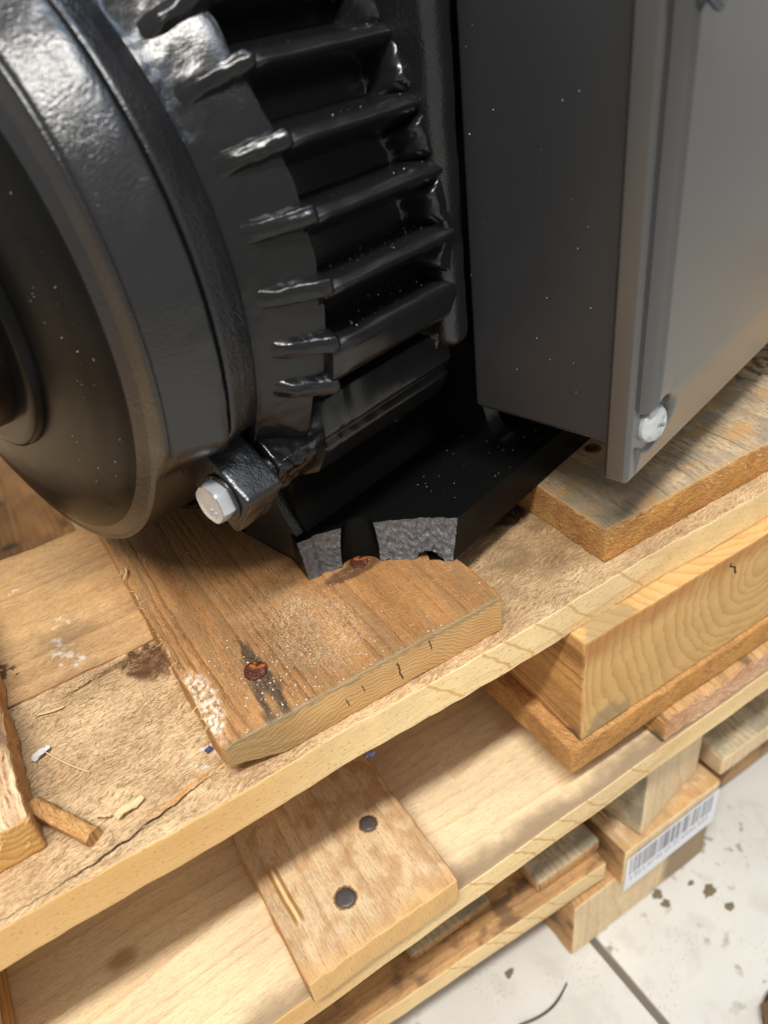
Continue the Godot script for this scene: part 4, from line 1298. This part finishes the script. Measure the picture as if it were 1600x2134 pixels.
# ---------------------------------------------------------------- small things
func small_things() -> void:
	# shoe of whoever takes the picture, toe at the lower corner
	var sh := thing("shoe", "brown leather shoe toe at the lower corner of the floor", "shoe", Vector3(0.325, 0, -0.02))
	var up := Surf.new(M.leather)
	var shape := func(a: float, t: float) -> Vector3:
		var w = 0.047 * pow(maxf(0.0, sin(clampf(t * 1.05 + 0.02, 0, 1) * PI)), 0.42) * (1.0 - 0.18 * sm(0.4, 0.8, t))
		var hgt = lerpf(0.030, 0.085, sm(0.25, 0.85, t)) * pow(clampf(t * 9.0, 0.0, 1.0), 0.5)
		return Vector3(cos(a) * w, 0.012 + maxf(-0.002, sin(a)) * hgt, -0.085 + t * 0.27)
	up.grid(lin(-0.2, PI + 0.2, 24), lin(0, 1, 24), shape, func(_a, _b, p): return Vector2(p.x, p.z), false)
	obj("upper", weld([up]), sh)
	var so := Surf.new(M.rubber)
	so.grid(lin(0, TAU, 40), lin(0, 2, 2), func(a, k):
		var rad := 1.0 if k < 1.5 else 0.0
		return Vector3(cos(a) * 0.049 * rad, 0.0005 if k < 0.5 else 0.013, 0.05 + sin(a) * 0.138 * rad), func(_a, _b, p): return Vector2(p.x, p.z), true)
	obj("sole", weld([so], 40.0), sh)

	# broken splinter leaning out from under the left board
	var spl := Surf.new(M.orange_side)
	var pa := Vector3(-0.0500, TOP - 0.0125, -0.2490)
	var pb := Vector3(-0.0335, TOP - 0.0185, -0.2245)
	spl.grid(lin(0, TAU, 8), lin(0, 1, 10), func(a, t):
		var d = (pb - pa)
		var sx = Vector3(-d.z, 0, d.x).normalized()
		var q = pa + d * t + sx * cos(a + 0.5) * 0.0040 + Vector3.UP * sin(a + 0.5) * 0.0034
		return q + Vector3(n1.get_noise_3dv(q * 300.0), n1.get_noise_3dv(q * 280.0 + Vector3.ONE), n1.get_noise_3dv(q * 330.0)) * 0.0006 - pa, func(a, t, _p): return Vector2(a * 0.005, t * 0.04), false)
	spl.grid(lin(0, TAU, 8), lin(0, 1, 1), func(a, t):
		var d = (pb - pa)
		var sx = Vector3(-d.z, 0, d.x).normalized()
		return pb - pa + (sx * cos(a + 0.5) * 0.0040 + Vector3.UP * sin(a + 0.5) * 0.0034) * (1.0 - t), func(_a, _t, p): return Vector2(p.x, p.z), false)
	var so2 := obj("splinter", weld([spl], 40.0), null, pa)
	tag(so2, "broken orange wood splinter wedged against the left deck board", "splinter")

	# flakes, chips, scraps: bent scraps lying on the end board
	scrap("paint_flake", "pale grey curled flake beside the left deck board", "flake", Vector3(-0.0432, TOP - 0.0212, -0.2830), 0.0088, 0.0036, 0.6, M.grey_flake)
	scrap("wood_chip", "flat grey wood chip near the split front edge", "wood chip", Vector3(-0.0175, TOP - 0.0205, -0.2300), 0.0125, 0.0042, 0.35, M.straw)
	scrap("wood_chip", "small pale chip beside the broken splinter", "wood chip", Vector3(-0.0275, TOP - 0.0208, -0.2325), 0.0060, 0.0016, -0.3, M.straw)
	scrap("plastic_scrap", "dark blue plastic scrap against the centre deck board's corner", "scrap", Vector3(0.0204, TOP - 0.0205, -0.2370), 0.0030, 0.0022, 1.0, M.blue_scrap)
	scrap("plastic_scrap", "bright blue scrap under the front lip of the top pallet", "scrap", Vector3(0.0827, TOP - 0.0447, -0.2085), 0.0046, 0.0014, 0.2, M.blue_scrap)
	stalk("straw", "thin straw stalk running from the grey flake", Vector3(-0.0411, TOP - 0.0203, -0.2819), Vector3(-0.0271, TOP - 0.0208, -0.2593), 0.00035)
	stalk("straw", "short pale straw lying flat behind the grey flake", Vector3(-0.040, TOP - 0.0208, -0.3080), Vector3(-0.028, TOP - 0.0208, -0.3055), 0.0005)
	stalk("straw", "frayed straw tuft on the shaded part of the centre deck board", Vector3(0.0215, TOP + 0.0010, -0.3505), Vector3(0.0255, TOP + 0.0022, -0.3580), 0.0006)
	var th := stalk("thread", "grey thread lying curved on the tile in front of the pallets", Vector3(0.1560, 0.0008, -0.2000), Vector3(0.2068, 0.0008, -0.2020), 0.0011, 0.006)
	th.material_override = M.nail_grey

	# dirt crumbs on the tiles
	for d in [[0.3190, -0.2105, 0.0052, "olive dirt crumb touching the label block"], [0.3185, -0.2010, 0.0046, "dark dirt crumb in front of the label block"], [0.3564, -0.1875, 0.0064, "larger brown dirt lump on the open tile"], [0.3598, -0.1690, 0.0045, "small brown dirt lump nearest the shoe"], [0.3500, -0.2010, 0.0030, "tiny dirt speck behind the larger lump"], [0.1740, -0.2340, 0.0042, "rust brown crumb beside the grey thread"]]:
		var s := Surf.new(M.dirt)
		s.grid(lin(0, TAU, 14), lin(0, PI * 0.5, 6), func(a, b):
			var r: float = d[2] * cos(b) * (1.0 + 0.45 * n1.get_noise_2d(cos(a) * 1.4 + d[0] * 300.0, sin(a) * 1.4))
			return Vector3(cos(a) * r, sin(b) * d[2] * 0.45 * (1.0 + 0.4 * n1.get_noise_2d(cos(a) * 3.0, b * 3.0)), sin(a) * r * 0.7), func(_a, _b, p): return Vector2(p.x, p.z), true)
		tag(obj("dirt_crumb", weld([s], 60.0), null, Vector3(d[0], 0.0002, d[1])), d[3], "dirt", "dirt on the floor tiles")
	specks()
	fibres()


func scrap(called: String, label: String, category: String, at: Vector3, l: float, w: float, turn: float, m: Material) -> MeshInstance3D:
	var s := Surf.new(m)
	for side in [0.0, 0.0004]:
		s.grid(lin(-1, 1, 8), lin(-1, 1, 5), func(a, b):
			var ww: float = w * (1.0 - 0.35 * a * a) * (1.0 + 0.25 * n1.get_noise_2d(a * 2.0 + at.x * 900.0, b))
			return Vector3(a * l * 0.5, side + 0.0006 + 0.0009 * n1.get_noise_2d(a * 1.2 + at.z * 500.0, b * 1.2) + 0.0005 * b * b, b * ww * 0.5 + 0.0006 * sin(a * 2.0)), func(_a, _b, p): return Vector2(p.x, p.z), side > 0)
	var o = obj(called, weld([s], 30.0), null, at)
	o.rotation.y = turn
	tag(o, label, category)
	return o


func stalk(called: String, label: String, a: Vector3, b: Vector3, r: float, sag := 0.0008) -> MeshInstance3D:
	var s := Surf.new(M.straw)
	var d = b - a
	var sx = Vector3(-d.z, 0, d.x).normalized()
	s.grid(lin(0, TAU, 6), lin(0, 1, 14), func(q, t):
		return d * t + sx * (sin(t * PI) * sag + cos(q) * r) + Vector3.UP * (sin(q) * r + 0.2 * sag * sin(t * 5.0)), func(q, t, _p): return Vector2(q, t), false)
	var o = obj(called, weld([s], 80.0), null, a)
	tag(o, label, called)
	return o


func multi(called: String, label: String, category: String, mesh: Mesh, xf: Array, colors: Array) -> void:
	var mm := MultiMesh.new()
	mm.transform_format = MultiMesh.TRANSFORM_3D
	mm.use_colors = not colors.is_empty()
	mm.mesh = mesh
	mm.instance_count = xf.size()
	for i in xf.size():
		mm.set_instance_transform(i, xf[i])
		if colors: mm.set_instance_color(i, colors[i])
	var o = MultiMeshInstance3D.new()
	o.name = numbered(called)
	o.multimesh = mm
	add_child(o)
	tag(o, label, category, "", "stuff")


func specks() -> void:
	# pale dust grains lying on the motor and on the centre board
	var cr := Surf.new(M.white_speck)
	cr.grid(lin(0, TAU, 5), lin(-1, 1, 3), func(a, k): return Vector3(cos(a) * sqrt(maxf(0.0, 1.0 - k * k)), k * 0.5, sin(a) * sqrt(maxf(0.0, 1.0 - k * k)) * 1.4), func(_a, _k, p): return Vector2(p.x, p.z), false)
	var grain_mesh := weld([cr], 80.0)
	var xf := []
	var yaw := deg_to_rad(YAW)
	var mo: Node3D = get_node("electric_motor")
	for i in 430:
		var q: Vector3
		var kind := rng.randf()
		if kind < 0.42:                  # valleys of the frame
			q = pol(rng.randf_range(0.195, 0.255), 0.1330 + 0.017 * rng.randf(), [-8.0, 0.8, 10.7, 20.5, 30.7][rng.randi() % 5] + 1.2)
		elif kind < 0.60:                # side wall of the box
			q = mp(0.2783, rng.randf_range(-0.212, -0.150), 0.07 + 0.24 * pow(rng.randf(), 1.3))
		elif kind < 0.80:                # top of the foot
			q = mp(rng.randf_range(0.246, 0.345), rng.randf_range(-0.243, -0.200), 0.0216)
		elif kind < 0.93:                # face of the end shield
			var t := rng.randf()
			q = pol(lerpf(0.1085, 0.1128, t), lerpf(0.082, 0.110, t), rng.randf_range(-60, 30)) + Vector3(-0.0001, 0, 0)
		else:
			q = mp(rng.randf_range(0.14, 0.172), AX_U + 0.147 * cos(deg_to_rad(-27.8)), AX_Y + 0.147 * sin(deg_to_rad(-27.8)) + 0.001)
		var sc = 0.00006 + 0.00018 * pow(rng.randf(), 3.5)
		xf.append(Transform3D(Basis.from_euler(Vector3(rng.randf() * 6.0, rng.randf() * 6.0, rng.randf() * 6.0)).scaled(Vector3.ONE * sc), mo.transform * q))
	multi("dust_specks", "pale dust specks scattered over the black paint", "dust", grain_mesh, xf, [])
	xf = []
	for i in 620:
		var x := rng.randf_range(0.024, 0.166)
		var z := -0.2175 - 0.16 * pow(rng.randf(), 1.4)
		if rng.randf() < 0.45:
			x = 0.0518 + rng.randfn() * 0.018; z = minf(-0.218, -0.246 + rng.randfn() * 0.016)
		elif rng.randf() < 0.3:
			x = 0.086 + rng.randfn() * 0.035; z = minf(-0.218, -0.245 + rng.randfn() * 0.03)
		if x < 0.025 or x > 0.166: continue
		var sc = 0.00010 + 0.00034 * pow(rng.randf(), 3.0)
		xf.append(Transform3D(Basis.from_euler(Vector3(0, rng.randf() * 6.0, 0)).scaled(Vector3(sc, sc * 0.6, sc)), Vector3(x, TOP + 0.0002, z)))
	multi("white_dust", "white dust grains on the centre deck board round the rusty nail", "dust", grain_mesh, xf, [])


func fibres() -> void:
	# torn wood fibres standing on the furry end board and along cut edges
	var s := Surf.new(M.fibre)
	s.grid(PackedFloat32Array([-0.5, 0.5]), lin(0, 1, 4), func(a, t): return Vector3(t, 0.35 * t * (1.0 - t) * 1.6 + 0.1 * t, a * 0.09 * (1.0 - t * 0.7)), func(a, t, _p): return Vector2(a, t), false)
	var mesh := weld([s], 80.0)
	var xf := []
	var cols := []
	for i in 5200:
		var x := rng.randf_range(-0.10, 0.40)
		var z := rng.randf_range(-0.321, -0.2125)
		if rng.randf() < 0.6: x = rng.randf_range(-0.05, 0.023)
		elif rng.randf() < 0.5: x = rng.randf_range(0.168, 0.24)
		var l := 0.0008 + 0.0030 * pow(rng.randf(), 2.6)
		var turn := rng.randfn() * 0.5 + 0.25 + (PI if rng.randf() < 0.4 else 0.0)
		xf.append(Transform3D(Basis.from_euler(Vector3(rng.randfn() * 0.4, turn, rng.randfn() * 0.12)).scaled_local(Vector3(l, l * 0.8, l * 1.1)), Vector3(x, TOP - 0.0219, z)))
		var k = rng.randf_range(0.30, 1.05)
		cols.append(Color(0.62 * k, 0.43 * k, 0.22 * k))
	# frayed left edge of the centre board, front corner of the right board, end of the left board
	for i in 520:
		var w = rng.randf()
		var at: Vector3
		if w < 0.4: at = Vector3(0.0235, TOP - 0.0012 - 0.001 * rng.randf(), -0.217 - 0.15 * rng.randf())
		elif w < 0.7: at = Vector3(0.2405 + 0.13 * pow(rng.randf(), 1.5), TOP - 0.0012 - 0.006 * pow(rng.randf(), 2.0), -0.2212)
		elif w < 0.85: at = Vector3(0.2402, TOP - 0.001 - 0.004 * rng.randf(), -0.2215 - 0.06 * rng.randf())
		else: at = Vector3(-0.0510 - 0.03 * rng.randf(), TOP - 0.001 - 0.016 * pow(rng.randf(), 2.0), -0.2338)
		var l := 0.0012 + 0.0034 * pow(rng.randf(), 2.5)
		xf.append(Transform3D(Basis.from_euler(Vector3(rng.randfn() * 0.5, rng.randf() * TAU, rng.randfn() * 0.5)).scaled_local(Vector3(l, l * 0.8, l * 0.9)), at))
		var k = rng.randf_range(0.75, 1.25)
		cols.append(Color(0.72 * k, 0.52 * k, 0.28 * k))
	multi("wood_fibres", "torn wood fibres on the rough end board between the deck boards", "wood fibres", mesh, xf, cols)
